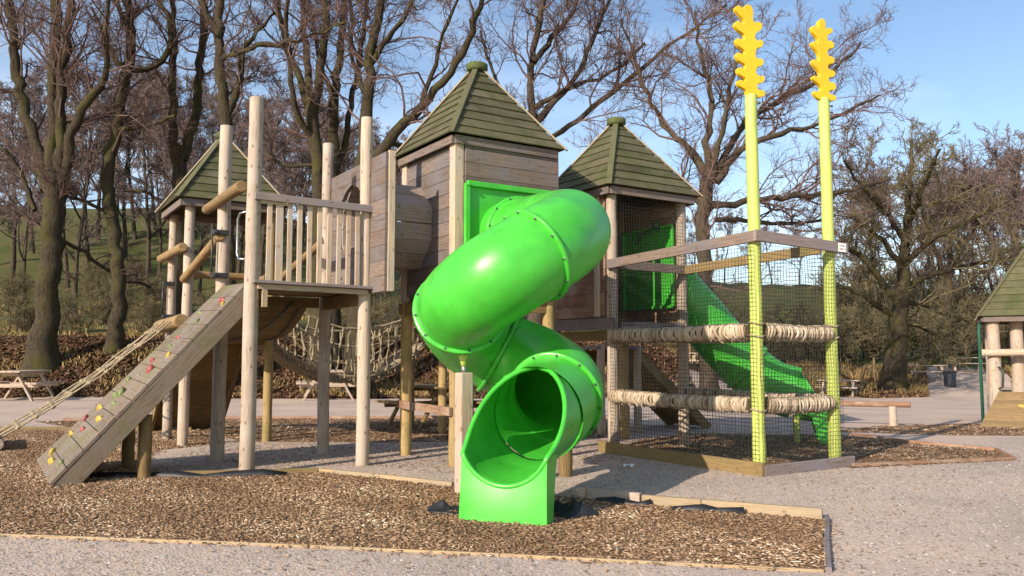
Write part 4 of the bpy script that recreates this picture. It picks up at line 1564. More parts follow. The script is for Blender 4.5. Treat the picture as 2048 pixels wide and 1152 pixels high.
def nbp(t, k):
    """t along the bridge, k around the U from -1 (near hand rope) to 1 (far hand rope)"""
    uu = S1 + .02 + (U5 - S1 - .04) * t
    sagf = 4 * t * (1 - t)
    hz = 2.35 - .62 * sagf
    fz = 1.50 - .62 * sagf
    cvv = (V1 + .1 + V5 + .9) / 2 + .15
    if abs(k) < .45:
        return W(uu, cvv + k / .45 * .36, fz + .02 * math.cos(k * 6))
    q = (abs(k) - .45) / .55
    sg_ = 1 if k > 0 else -1
    return W(uu, cvv + sg_ * (.36 + .22 * q), fz + (hz - fz) * q)


b, b2 = MB(), MB()
for k in (-1, -.82, -.64, .64, .82, 1):
    b.tube([nbp(i / 24, k) + Vector((0, 0, random.uniform(-.012, .012))) for i in range(25)], .014 if abs(k) < 1 else .02, 6)
for i in range(1, 20):
    t = i / 20
    for sg_ in (-1, 1):
        b.tube([nbp(t + random.uniform(-.006, .006), sg_ * (.45 + .55 * q / 6)) + Vector((random.uniform(-.02, .02), 0, 0)) for q in range(7)], .013, 6)
        for kk in (.64, .82):
            p = nbp(t, sg_ * kk)
            b.tube([p - Z * .04, p, p + Z * .04], [.015, .026, .015], 7)
b.build('side_net', M['rope2'], nb_t)
for k in np.linspace(-.5, .5, 13):
    b2.tube([nbp(i / 24, k) + Vector((0, 0, random.uniform(-.02, .02))) for i in range(25)], .02, 6)
for i in range(1, 46):
    t = i / 46
    b2.tube([nbp(t + random.uniform(-.006, .006), -.5 + q / 8) + Vector((0, 0, random.uniform(-.02, .02))) for q in range(9)], .017, 6)
    for sg_ in (-1, 1):
        p = nbp(t, sg_ * .47)
        b2.tube([p, p + Vector((random.uniform(-.03, .03), 0, -.04)), p + Vector((random.uniform(-.04, .04), 0, .09)), p + Vector((random.uniform(-.03, .03), 0, .02))], .014, 6)
b2.build('woven_floor', M['rope2'], nb_t)

# ------------------------------------------------------------------ low ramp seen through the cage
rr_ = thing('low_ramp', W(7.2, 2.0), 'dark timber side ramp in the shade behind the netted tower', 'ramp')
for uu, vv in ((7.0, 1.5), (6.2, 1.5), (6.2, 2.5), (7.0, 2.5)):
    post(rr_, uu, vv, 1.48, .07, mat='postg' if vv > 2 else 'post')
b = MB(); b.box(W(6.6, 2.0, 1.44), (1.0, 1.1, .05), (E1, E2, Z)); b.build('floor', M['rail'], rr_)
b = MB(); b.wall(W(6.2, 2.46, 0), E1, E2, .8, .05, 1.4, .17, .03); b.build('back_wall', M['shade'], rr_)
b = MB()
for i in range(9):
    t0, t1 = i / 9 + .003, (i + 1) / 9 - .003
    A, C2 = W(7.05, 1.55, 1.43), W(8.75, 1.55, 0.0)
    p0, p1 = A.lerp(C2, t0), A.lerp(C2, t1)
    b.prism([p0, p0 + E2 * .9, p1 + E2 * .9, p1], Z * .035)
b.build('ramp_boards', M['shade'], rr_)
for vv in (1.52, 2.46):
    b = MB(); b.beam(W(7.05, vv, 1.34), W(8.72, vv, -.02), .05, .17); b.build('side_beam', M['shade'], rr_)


# ------------------------------------------------------------------ edging boards
def edging(name, pts, w, h, mat, label, z=0.0):
    b = MB()
    for i in range(len(pts) - 1):
        p0, p1 = Vector((*pts[i], 0)), Vector((*pts[i + 1], 0))
        p0.z, p1.z = ztf(p0.x, p0.y) + h / 2 - .03 + z, ztf(p1.x, p1.y) + h / 2 - .03 + z
        d = (p1 - p0).normalized()
        b.beam(p0 + d * .002, p1 - d * .002, w, h)
    return tag(b.build(name, M[mat], bevel=0.005), label, 'edging board')


edging('timber_edging', [(-11, 7.55), (-6.0, 6.55), (-3.71, 6.11), (-1.81, 5.83), (-.08, 5.51), (1.88, 5.10)], .022, .048, 'edge', 'thin pale timber edging along the front of the chip bed')
edging('timber_edging', [(1.91, 5.10), (2.2, 5.9), (2.51, 6.70)], .035, .06, 'rail', 'short grey edging closing the right end of the chip bed')
edging('timber_edging', [(2.49, 6.75), (1.62, 7.18), (1.15, 7.42)], .055, .11, 'edge', 'yellowish edging board right of the slide, end nearest the gravel')
edging('timber_edging', [(1.14, 7.44), (.69, 7.70), (.62, 7.76)], .06, .12, 'pale', 'pale thicker edging board right beside the slide foot')
edging('timber_edging', [(-.59, 8.38), (-1.4, 8.93), (-2.15, 9.40)], .045, .075, 'edge', 'timber edging under the right half of the railed deck')
edging('timber_edging', [(-2.17, 9.41), (-2.87, 9.22), (-3.6, 9.15), (-4.2, 9.13)], .05, .08, 'edgeg', 'grey weathered edging between the ramp leg and near deck post')
edging('timber_edging', [(-9.0, 16.75), (-5.3, 17.25), (-1.05, 17.45), (2.2, 17.25)], .05, .09, 'red', 'reddish far edging between back chip bed and gravel')
edging('timber_edging', [(-13, 14.65), (-9, 14.65), (-5.6, 14.62)], .05, .09, 'edgeg', 'dark edging board far left behind the climbing net')
edging('timber_edging', [(4.0, 9.85), (6.3, 10.5), (6.65, 11.5), (5.95, 12.6), (5.65, 14.0)], .05, .07, 'red', 'reddish edging round the chip bed right of the rope cage')


# ------------------------------------------------------------------ torn black membrane
def membrane(name, c, size, seed, label, hgt=.16, el=1.0, rot=0.0):
    g = random.Random(seed)
    b = MB()
    n, m = 26, 20
    for i in range(n + 1):
        for j in range(m + 1):
            x, y = (i / n - .5) * size[0], (j / m - .5) * size[1]
            xr, yr = x * math.cos(rot) - y * math.sin(rot), x * math.sin(rot) + y * math.cos(rot)
            f_ = max(0, 1 - (2 * abs(i / n - .5)) ** 2) * max(0, 1 - (2 * abs(j / m - .5)) ** 2)
            zz = mnoise.noise(Vector((x * 4 + seed, y * 9, seed))) * .9 + mnoise.noise(Vector((x * 13, y * 12, seed * 2))) * .3 + .35
            e_ = mnoise.noise(Vector((x * 6, y * 6, seed * 3.1))) * .08
            b.v.append(Vector((c[0] + xr + e_, c[1] + yr + e_ * .7, .012 + max(0, zz) * hgt * f_)))
    for i in range(n):
        for j in range(m):
            if g.random() < .10 and (i in (0, n - 1) or j in (0, m - 1)):
                continue
            b.face((i * (m + 1) + j, (i + 1) * (m + 1) + j, (i + 1) * (m + 1) + j + 1, i * (m + 1) + j + 1), [(0, 0)] * 4, .5, True)
    o = b.build(name, M['mem'])
    so = o.modifiers.new('solid', 'SOLIDIFY'); so.thickness = .004
    return tag(o, label, 'membrane')


membrane('black_membrane', (.47, 7.0), (.34, .5), 3, 'crumpled torn black membrane poking up right of the slide foot', .24, rot=.5)
membrane('black_membrane', (-.56, 7.05), (.34, .26), 5, 'crumpled black membrane in the chips left of the slide foot', .12, rot=-.2)
b = MB()
g_ = random.Random(9)
pts_ = [(-4.55, 8.92), (-4.2, 9.02), (-3.9, 9.05), (-3.6, 8.98), (-3.3, 8.97), (-3.05, 9.05), (-2.7, 9.08), (-2.45, 9.12)]
for i, (x, y) in enumerate(pts_):
    b.v.append(Vector((x, y - .03, .012))); b.v.append(Vector((x, y + .02, .05 + g_.uniform(-.015, .035)))); b.v.append(Vector((x, y + .05, .03)))
for i in range(len(pts_) - 1):
    for j in range(2):
        b.face((i * 3 + j, i * 3 + 3 + j, i * 3 + 4 + j, i * 3 + 1 + j), [(0, 0)] * 4, .5, True)
o = b.build('black_membrane', M['mem']); so = o.modifiers.new('solid', 'SOLIDIFY'); so.thickness = .004
tag(o, 'wavy black membrane strip lying along the edging by the ramp leg', 'membrane')
for pts_, lab in (([(.75, 7.55), (.9, 7.42), (1.1, 7.33), (1.2, 7.31)], 'short black membrane strip below the pale edging board'), ([(1.35, 7.12), (1.6, 7.06), (1.72, 7.06), (1.9, 6.92)], 'peaked black membrane strip below the yellowish edging board')):
    b = MB()
    for i, (x, y) in enumerate(pts_):
        b.v.append(Vector((x, y - .03, .012))); b.v.append(Vector((x + .01, y + .015, .03 + .03 * (i % 2)))); b.v.append(Vector((x + .02, y + .05, .02)))
    for i in range(len(pts_) - 1):
        for j in range(2):
            b.face((i * 3 + j, i * 3 + 3 + j, i * 3 + 4 + j, i * 3 + 1 + j), [(0, 0)] * 4, .5, True)
    o = b.build('black_membrane', M['mem']); so = o.modifiers.new('solid', 'SOLIDIFY'); so.thickness = .004
    tag(o, lab, 'membrane')
b = MB()
for i in range(5):
    for j in range(4):
        b.v.append(Vector((1.30 + i * .03 + .008 * math.sin(j * 3), 9.72 + j * .03, .015 + .03 * abs(math.sin(i * 2.1 + j * 1.7)))))
for i in range(4):
    for j in range(3):
        b.face((i * 4 + j, i * 4 + 4 + j, i * 4 + 5 + j, i * 4 + 1 + j), [(0, 0)] * 4, .5)
tag(b.build('paper_litter', M['litterp']), 'crumpled white scrap of litter on gravel in front of the cage', 'litter')


# ------------------------------------------------------------------ picnic tables
def picnic_table(loc, rz, mat, label, L=1.7):
    t = thing('picnic_table', Vector((0, 0, 0)), label, 'picnic table', 'picnic tables')
    b = MB()
    for i in range(5):
        b.box((-.32 + .16 * i, 0, .735), (.145, L, .04))
    b.build('tabletop', M[mat], t, bevel=0.004)
    for sx_ in (-1, 1):
        b = MB()
        for k in (0, 1):
            b.box((sx_ * (.60 + .14 * k), 0, .44), (.125, L, .04))
        b.build('seat', M[mat], t, bevel=0.004)
    for sy_ in (-1, 1):
        for sx_ in (-1, 1):
            b = MB(); b.beam(Vector((sx_ * .22, sy_ * L * .36, .71)), Vector((sx_ * .62, sy_ * L * .36, 0)), .045, .10, up=(0, 1, 0)); b.build('leg', M[mat], t, bevel=0.004)
        b = MB(); b.box((0, sy_ * (L * .36 - .05), .385), (1.46, .045, .09)); b.box((0, sy_ * (L * .36 - .05), .67), (.70, .045, .08)); b.build_each('cross_bar', M[mat], t, bevel=0.004)
    t.location = loc
    t.rotation_euler = (0, 0, rz)
    return t


def on_ground(u, y, dz=0.0):
    x = (u - 1024) / FPX * y
    return Vector((x, y, ztf(x, y) + dz))


pt0 = picnic_table(on_ground(44, 24.6), .10, 'pale', 'pale picnic table at the far left below the bank')
pt0.scale = (1.15, 1.15, 1.15)
for u, y, rz, lab in ((658, 25.0, .25, 'reddish picnic table seen through the legs of the railed deck'),
                      (868, 15.6, .6, 'dark picnic table in shade behind the spiral slide post'),
                      (1675, 36.0, 1.0, 'picnic table seen past the right lime pole'),
                      (1850, 41.0, 1.3, 'small distant picnic table left of the litter bin'),
                      (1930, 43.0, 1.2, 'small distant picnic table right of the litter bin'),
                      (1415, 33.0, 1.5, 'picnic table in sun seen through the black netting')):
    c = dup(pt0, on_ground(u, y), rz, 1.0 if u > 700 else 1.15, lab)
    mname = {655: 'red', 868: 'shade'}.get(u)  # the table standing in shade takes the timber with shade in its colour
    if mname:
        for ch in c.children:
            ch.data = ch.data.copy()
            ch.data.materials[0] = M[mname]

bn_ = on_ground(1895, 39)
bt = thing('litter_bin', bn_, 'dark grey round litter bin on gravel between two distant tables', 'litter bin')
b = MB(); b.tube([bn_, bn_ + Z * .04, bn_ + Z * .70], [.24, .25, .29], 24); b.build('body', M['bin'], bt)
b = MB(); b.tube([bn_ + Z * .70 + Vector((math.cos(6.283 * k / 24) * .295, math.sin(6.283 * k / 24) * .295, 0)) for k in range(24)], .022, 8, closed=True); b.build('rim', M['bin'], bt)

# balance beam on short posts
A, B_ = on_ground(1640, 16.9), on_ground(1815, 16.1)
bb_ = thing('balance_beam', (A + B_) / 2, 'low horizontal log beam on a short post right of the rope cage', 'balance beam')
b = MB(); b.log(A + Z * .42, B_ + Z * .42, .058, .054); b.build('log', M['red'], bb_, bevel=0.01)
for t in (.08, .80):
    p = A.lerp(B_, t)
    b = MB(); b.log(p - Z * .05, p + Z * .38, .078, .074); b.build('post', M['pale'], bb_, bevel=0.008)

# ------------------------------------------------------------------ hut at the right edge
hx, hy = 9.88, 17.0
hut = thing('roofed_play_hut', Vector((hx + 1, hy + 1, ztf(hx + 1, hy + 1))), 'small roofed climbing hut with plank ramp cut off by the right edge', 'play hut')
hz = ztf(hx, hy)
OO_s, E1_s, E2_s = OO.copy(), E1.copy(), E2.copy()
OO = Vector((hx, hy, hz)); a_h = -.5
E1 = Vector((math.cos(a_h), math.sin(a_h), 0)); E2 = Vector((-math.sin(a_h), math.cos(a_h), 0))
SH = 1.5
for uu, vv in ((0, 0), (SH, 0), (0, SH), (SH, SH), (.42, .25)):
    b = MB(); b.log(W(uu, vv, -.1), W(uu, vv, 2.30), .13, .115, n=16); b.build('post', M['pale'], hut, bevel=0.01)
pyramid_roof(hut, 0, 0, SH, .24, 2.18, 3.7, 10)
b = MB()
for i in range(9):
    b.box(W(SH * (i + .5) / 9, SH / 2, .62), (SH / 9 - .005, SH, .045), (E1, E2, Z))
b.build('floor', M['shade'], hut)
b = MB(); b.log(W(-.22, -.16, 1.44), W(SH + .3, -.16, 1.47), .075, .07); b.build('log_rail', M['pale'], hut, bevel=0.01)
b = MB()
for i in range(9):
    t0, t1 = i / 9 + .003, (i + 1) / 9 - .003
    A, C2 = W(.05, -.10, .66), W(-.35, -1.35, .0)
    A2, C3 = W(1.6, -.10, .66), W(1.6, -1.35, .0)
    b.prism([A.lerp(C2, t0), A2.lerp(C3, t0), A2.lerp(C3, t1), A.lerp(C2, t1)], Z * -.04)
b.build('ramp_boards', M['brown'], hut, bevel=0.003)
for t, s, mt in ((.15, .5, 'hyel'), (.4, .3, 'hyel'), (.75, .52, 'hyel'), (.3, .75, 'hred')):
    p = W(.05, -.10, .66).lerp(W(-.35, -1.35, 0), t).lerp(W(1.6, -.10, .66).lerp(W(1.6, -1.35, 0), t), s)
    hold(hut, p, Vector((0, -.4, .9)).normalized(), Vector((0, -.9, -.4)).normalized(), E1, mt, 1.1)
b = MB(); fp = on_ground(1957, 17.2); b.tube([fp, fp + Z * 1.95, fp.lerp(W(0, 0, 0), .1) + Z * 2.06, fp.lerp(W(0, 0, 0), .35) + Z * 2.1, W(-.05, 0, 2.1)], .032, 10); b.build('fire_pole', M['gpole'], hut)
b = MB(); b.tube([W(.06, -.17, .72), W(.12, -.24, .76), W(.14, -.24, 1.05), W(.12, -.22, 1.12), W(.06, -.17, 1.15)], .02, 8); b.build('grab_handle', M['black'], hut)
OO, E1, E2 = OO_s, E1_s, E2_s

# ------------------------------------------------------------------ fence at the right
FE = [(1380, 34), (1440, 35), (1520, 36), (1600, 37), (1660, 38), (1716, 38), (1745, 40), (1880, 46), (1905, 47), (1930, 48), (1960, 49)]
fn = thing('wire_fence', on_ground(1700, 38), 'leaning wooden post and wire fence below the field at right', 'fence')
prev = []
b = MB()
for i, (u, y) in enumerate(FE):
    p = on_ground(u, y)
    ln = .25 if u == 1716 else random.uniform(-.06, .06)
    top = p + Vector((ln, 0, 1.1))
    k = MB(); k.log(p - Z * .15, top, .06, .055, n=8, seg=4); k.build('post', M['brown'], fn)
    prev.append((p, top))
for (p0, t0), (p1, t1) in zip(prev[:-1], prev[1:]):
    for q in (.35, .65, .92):
        b.tube([p0.lerp(t0, q), (p0.lerp(t0, q) + p1.lerp(t1, q)) / 2 - Z * .04, p1.lerp(t1, q)], .008, 4, caps=False)
b.build('wire', M['steel'], fn)
for i in range(7, 10):
    k = MB(); k.beam(prev[i][0].lerp(prev[i][1], .8), prev[i + 1][0].lerp(prev[i + 1][1], .8), .03, .09); k.build('rail', M['brown'], fn)


# ------------------------------------------------------------------ trees
def nrmz(a):
    return a / np.maximum(np.linalg.norm(a, axis=-1, keepdims=True), 1e-9)


def tubes_np(P, R, n):
    """P (N,S,3), R (N,S) -> verts, quads"""
    N_, S, _ = P.shape
    T = np.empty_like(P)
    T[:, 1:-1] = P[:, 2:] - P[:, :-2]
    T[:, 0], T[:, -1] = P[:, 1] - P[:, 0], P[:, -1] - P[:, -2]
    T = nrmz(T)
    mean = nrmz(P[:, -1] - P[:, 0])
    ref = np.where(np.abs(mean[:, 2:3]) < .7, np.array([[0, 0, 1.]]), np.array([[1., 0, 0]]))
    n1 = nrmz(np.cross(T, ref[:, None, :]))
    n2 = np.cross(T, n1)
    a = np.arange(n) * 2 * np.pi / n
    V = P[:, :, None, :] + R[:, :, None, None] * (n1[:, :, None, :] * np.cos(a)[None, None, :, None] + n2[:, :, None, :] * np.sin(a)[None, None, :, None])
    idx = np.arange(N_ * S * n).reshape(N_, S, n)
    A, B_ = idx[:, :-1, :], idx[:, 1:, :]
    Q = np.stack([A, np.roll(A, -1, 2), np.roll(B_, -1, 2), B_], -1).reshape(-1, 4)
    return V.reshape(-1, 3), Q


def grow(g, P0, D0, L, R0, S, wander, up, rend):
    """N random walks: returns (N,S+1,3) paths and (N,S+1) radii"""
    N_ = len(P0)
    P = np.empty((N_, S + 1, 3))
    P[:, 0] = P0
    d = nrmz(D0)
    step = (L / S)[:, None]
    for i in range(S):
        d = nrmz(d + g.normal(0, wander, (N_, 3)) + np.array([0, 0, up]))
        P[:, i + 1] = P[:, i] + d * step
    t = np.linspace(0, 1, S + 1)[None]
    R = R0[:, None] * (1 - t) + np.minimum(rend, R0)[:, None] * t
    return P, R


def children(g, P, R, per, f0, f1, lratio, ang, rratio, lmin, lmax):
    """spawn `per` children on each path; per may be an array"""
    N_, S1_, _ = P.shape
    per = np.broadcast_to(np.asarray(per), (N_,))
    src = np.repeat(np.arange(N_), per)
    f = g.uniform(f0, f1, len(src)) ** .9
    x = f * (S1_ - 1)
    i = np.minimum(x.astype(int), S1_ - 2)
    w = (x - i)[:, None]
    p = P[src, i] * (1 - w) + P[src, i + 1] * w
    r = R[src, i] * (1 - w[:, 0]) + R[src, i + 1] * w[:, 0]
    t = nrmz(P[src, i + 1] - P[src, i])
    rv = nrmz(np.cross(t, g.normal(0, 1, (len(src), 3))))
    a = g.uniform(ang[0], ang[1], len(src))[:, None]
    d = t * np.cos(a) + rv * np.sin(a)
    plen = np.linalg.norm(np.diff(P, axis=1), axis=2).sum(1)[src]
    L = np.clip(plen * lratio * g.uniform(.55, 1.15, len(src)) * (1.15 - .6 * f), lmin, lmax)
    return p, d, L, r * g.uniform(rratio[0], rratio[1], len(src))


def resample(pts, rad, S):
    pts, rad = np.array(pts, float), np.array(rad, float)
    sl_ = np.concatenate([[0], np.cumsum(np.linalg.norm(np.diff(pts, axis=0), axis=1))])
    # catmull smoothing on the control polygon
    t = np.linspace(0, sl_[-1], S + 1)
    out = np.stack([np.interp(t, sl_, pts[:, k]) for k in range(3)], 1)
    for _ in range(2):
        out[1:-1] = out[1:-1] * .5 + (out[:-2] + out[2:]) * .25
    return out, np.interp(t, sl_, rad)


TWIG_R = .0056
WSC = .54


def crown_from(g, limbs, dens, twig_r, l1=(1.2, 4.2), up=.05, spread=(.5, 1.1), f0=.3, scale=1.0):
    """limbs: list of (path, radii). Three more orders of branches, as numpy tubes."""
    parts = []
    for Pl, Rl in limbs:
        P, R = Pl[None], Rl[None]
        ln = np.linalg.norm(np.diff(Pl, axis=0), axis=1).sum()
        n1 = max(5, int(ln * 1.75 * dens))
        p, d, L, r = children(g, P, R, n1, f0, 1.0, .5, spread, (.30, .6), l1[0] * scale, l1[1] * scale)
        r = np.clip(r, .012 * scale, .042 * scale)
        P1, R1 = grow(g, p, d + np.array([0, 0, .15]), L, r, 8, .26, up, np.full(len(p), twig_r * 1.4))
        parts.append((P1, R1, 5))
        p, d, L, r = children(g, P1, R1, 10, .10, 1.0, .50, (.4, 1.1), (.45, .8), .4 * scale, 2.0 * scale)
        r = np.clip(r, twig_r * 1.2, .016 * scale)
        P2, R2 = grow(g, p, d, L, r, 6, .28, up, np.full(len(p), twig_r))
        parts.append((P2, R2, 4))
        p, d, L, r = children(g, P2, R2, 8, .1, 1.0, .55, (.35, .95), (.6, .9), .2 * scale, .95 * scale)
        P3, R3 = grow(g, p, d, L, np.full(len(p), twig_r), 4, .3, up, np.full(len(p), twig_r * .55))
        parts.append((P3, R3, 3))
    return parts


def parts_mesh(parts):
    Vs, Qs, o = [], [], 0
    for P, R, n in parts:
        V, Q = tubes_np(P, R, n)
        Vs.append(V); Qs.append(Q + o); o += len(V)
    return np.concatenate(Vs), np.concatenate(Qs)


def px_limbs(g, D, polys, dspread):
    """traced limbs given as (u, v, width px); every limb drifts in depth on its way out"""
    out = []
    for j, poly in enumerate(polys):
        dd = 0.0 if j == 0 else g.uniform(-dspread, dspread)
        n = len(poly)
        pts, rad = [], []
        for i, (u, v, w) in enumerate(poly):
            y = D + dd * (i / max(1, n - 1)) ** .8 * (0 if j == 0 else 1)
            p = px(u, v, y)
            pts.append((p.x, p.y, p.z)); rad.append(w * WSC / 2 * y / FPX)
        ln = sum(math.dist(pts[i], pts[i + 1]) for i in range(n - 1))
        S = max(8, int(ln / .35))
        P, R = resample(pts, rad, S)
        P = P + np.concatenate([[np.zeros(3)], g.normal(0, .035, (S, 3))])
        out.append((P, R))
    return out


def bare_tree(D, polys, label, seed, dens=1.0, twig_r=TWIG_R, bark_='bark', twig_='twig', dspread=2.5, f0=.12, l1=(1.2, 4.6), name='bare_tree', cat='tree', up=.05, scale=1.0, extra_base=True, group='bare trees on the bank behind the play area'):
    g = np.random.default_rng(seed)
    if D < 28:
        D += 3.2
    limbs = px_limbs(g, D, polys, dspread)
    P, R = limbs[0]
    # carry the trunk down into the bank with a root flare
    gx, gy = P[0, 0], P[0, 1]
    gz = ztf(gx, gy)
    if P[0, 2] > gz - .2:
        k = np.linspace(0, 1, 5)[:-1]
        ext = np.stack([np.full(4, gx), np.full(4, gy), gz - .25 + (P[0, 2] - gz + .25) * k], 1)
        P = np.concatenate([ext, P]); R = np.concatenate([R[0] * (1.5 - .5 * k), R])
        limbs[0] = (P, R)
    root = thing(name, Vector((gx, gy, gz)), label, cat, group)
    V, Q = parts_mesh([(p[None], r[None], 12) for p, r in limbs])
    jit = g.normal(0, .012, V.shape)
    np_mesh('trunk', V + jit, Q, M[bark_], root, True, origin=(gx, gy, gz))
    src = limbs if len(limbs) > 1 else limbs
    cl = [(p, r) if i else (p[len(p) // 3:], r[len(p) // 3:]) for i, (p, r) in enumerate(src)]
    V, Q = parts_mesh(crown_from(g, cl, dens, twig_r, l1, up, f0=f0, scale=scale))
    np_mesh('crown', V, Q, M[twig_], root, True, origin=(gx, gy, gz))
    return root


bare_tree(24.5, [[(85, 700, 105), (92, 640, 84), (103, 520, 74), (108, 420, 78), (108, 345, 84)],
                 [(97, 380, 54), (72, 290, 40), (50, 220, 40), (30, 120, 36), (25, 40, 32), (12, -60, 26), (5, -200, 16)],
                 [(103, 380, 50), (107, 250, 38), (103, 170, 34), (108, 100, 36), (116, 30, 38), (100, -80, 30), (95, -230, 16)],
                 [(122, 380, 50), (124, 260, 38), (121, 150, 36), (137, 60, 32), (148, -60, 26), (160, -220, 14)],
                 [(128, 360, 40), (150, 235, 32), (195, 180, 31), (225, 140, 22), (205, 90, 18), (214, 20, 14), (240, -80, 8)],
                 [(70, 420, 20), (40, 330, 14), (10, 300, 12), (-40, 260, 8)],
                 [(110, 480, 18), (170, 500, 12), (230, 560, 9), (300, 570, 6)]],
          'large mossy beech splitting into four stems at the far left', 101, 1.0)
bare_tree(25.5, [[(228, 690, 62), (238, 600, 52), (232, 500, 48), (222, 430, 44), (215, 340, 44), (226, 300, 40), (240, 220, 42), (255, 150, 42), (262, 100, 36), (265, 50, 34), (255, -10, 30), (250, -90, 24), (262, -220, 12)],
                 [(252, 140, 28), (290, 133, 20), (318, 135, 20), (338, 105, 19), (345, 60, 20), (335, 25, 18), (310, 0, 14), (300, -60, 10)],
                 [(255, 142, 24), (232, 125, 18), (225, 95, 14), (205, 70, 12), (190, 20, 8)],
                 [(262, 70, 22), (235, 15, 18), (220, -50, 12), (200, -150, 7)],
                 [(235, 260, 16), (300, 250, 12), (350, 230, 8)],
                 [(228, 430, 14), (170, 400, 10), (110, 390, 7)]],
          'kinked single trunk tree with a hooked branch left of the lookout roof', 102, 1.0)
bare_tree(27.5, [[(355, 600, 66), (358, 430, 54), (360, 330, 50), (357, 295, 48)],
                 [(352, 320, 38), (346, 260, 32), (345, 200, 28), (344, 120, 25), (350, 60, 22), (344, -20, 18), (335, -160, 9)],
                 [(366, 320, 36), (380, 270, 34), (395, 220, 34), (398, 140, 30), (408, 60, 28), (410, -40, 22), (420, -180, 10)],
                 [(340, 420, 14), (290, 380, 10), (250, 380, 7)]],
          'twin stemmed tree directly behind the green lookout roof', 103, .9)
bare_tree(23.8, [[(455, 560, 58), (455, 420, 46), (455, 300, 42), (450, 215, 44), (440, 150, 37), (435, 60, 36), (440, -20, 30), (440, -100, 22), (450, -230, 12)],
                 [(453, 235, 28), (482, 175, 25), (488, 130, 22), (475, 100, 20), (492, 90, 18), (515, 60, 12), (560, 20, 8)],
                 [(438, 70, 28), (405, 20, 24), (395, -50, 20), (380, -160, 10)],
                 [(440, 120, 18), (520, 90, 14), (600, 80, 11), (690, 50, 8)]],
          'mossy tree behind the tall near deck posts, bent limb on its right', 104, 1.0)
bare_tree(24.6, [[(642, 600, 72), (640, 480, 64), (640, 380, 52), (627, 250, 46), (622, 185, 48)],
                 [(620, 215, 30), (600, 160, 28), (582, 120, 24), (560, 30, 20), (545, -60, 16), (530, -200, 8)],
                 [(618, 205, 30), (613, 110, 26), (605, 20, 24), (600, -70, 18), (605, -200, 8)],
                 [(628, 205, 34), (645, 110, 31), (655, 50, 30), (642, -10, 26), (640, -90, 20), (650, -230, 9)],
                 [(628, 290, 28), (590, 220, 22), (582, 150, 20), (572, 60, 18), (578, -60, 12), (560, -180, 7)],
                 [(632, 330, 16), (560, 330, 12), (520, 290, 8)]],
          'tree of several upright stems between the two tallest deck posts', 105, 1.0)
bare_tree(26.2, [[(664, 600, 56), (665, 420, 48), (668, 300, 40), (668, 200, 34), (680, 110, 27), (685, 40, 24), (690, -70, 18), (700, -220, 8)],
                 [(672, 350, 26), (692, 280, 24), (702, 200, 20), (720, 120, 18), (735, 0, 14), (760, -120, 8)],
                 [(668, 200, 18), (640, 130, 14), (625, 40, 10), (600, -60, 7)]],
          'slim dark trunk just left of the right deck post', 106, .9)
bare_tree(23.4, [[(718, 640, 90), (720, 480, 78), (722, 380, 64), (730, 280, 54), (738, 180, 40), (740, 100, 36), (758, 30, 32), (775, -60, 26), (790, -220, 12)],
                 [(718, 370, 54), (765, 290, 42), (820, 240, 35), (860, 190, 31), (900, 150, 28), (940, 70, 24), (970, -20, 18), (1000, -140, 9)],
                 [(740, 130, 24), (790, 60, 18), (840, -20, 14), (880, -110, 8)],
                 [(845, 210, 20), (870, 130, 15), (885, 60, 12), (930, -20, 8)],
                 [(736, 200, 20), (700, 110, 16), (705, 30, 13), (690, -80, 8)],
                 [(780, 285, 18), (820, 300, 14), (870, 330, 9)]],
          'big tree whose thick limb sweeps right towards the tall tower roof', 107, 1.0)
bare_tree(25.8, [[(1070, 640, 60), (1072, 420, 50), (1068, 300, 44), (1066, 230, 40)],
                 [(1064, 250, 30), (1062, 160, 26), (1066, 100, 24), (1080, 40, 24), (1092, -40, 18), (1100, -180, 8)],
                 [(1072, 245, 32), (1110, 205, 22), (1150, 160, 18), (1185, 80, 16), (1210, 20, 14), (1240, -60, 9)],
                 [(1066, 125, 24), (1110, 70, 20), (1150, 20, 16), (1175, -50, 10)],
                 [(1075, 300, 26), (1130, 260, 20), (1230, 180, 18), (1300, 120, 14), (1380, 60, 10), (1450, 10, 7)],
                 [(1070, 215, 22), (1130, 175, 16), (1200, 160, 12), (1290, 90, 9)],
                 [(1068, 260, 18), (1010, 200, 14), (980, 130, 10), (960, 60, 7)]],
          'tree rising behind the gap between the tall and right tower roofs', 108, 1.4, bark_='barkb')
bare_tree(22.5, [[(1418, 760, 66), (1412, 640, 58), (1408, 520, 52), (1406, 420, 50), (1415, 345, 56), (1422, 330, 54)],
                 [(1412, 350, 34), (1385, 300, 27), (1355, 280, 22), (1320, 240, 18), (1290, 180, 14), (1270, 110, 10), (1240, 40, 7)],
                 [(1420, 345, 36), (1410, 285, 25), (1425, 240, 21), (1420, 180, 17), (1400, 100, 13), (1390, 20, 9)],
                 [(1432, 365, 32), (1480, 300, 25), (1540, 270, 21), (1600, 262, 16), (1690, 225, 11), (1760, 190, 7)],
                 [(1432, 345, 28), (1490, 240, 21), (1530, 220, 18), (1600, 180, 16), (1660, 150, 12), (1720, 90, 7)],
                 [(1425, 410, 28), (1500, 405, 21), (1560, 392, 22), (1640, 390, 20), (1700, 382, 17), (1780, 355, 10)],
                 [(1408, 415, 28), (1370, 380, 20), (1330, 330, 14), (1250, 300, 10), (1190, 300, 7)],
                 [(1425, 335, 24), (1450, 250, 18), (1460, 160, 14), (1500, 60, 9)],
                 [(1430, 440, 20), (1500, 440, 15), (1580, 450, 12), (1660, 440, 8)]],
          'spreading oak behind the netted tower with limbs past both lime poles', 109, 1.4, bark_='barkb', l1=(1.0, 3.0), dspread=3.0)
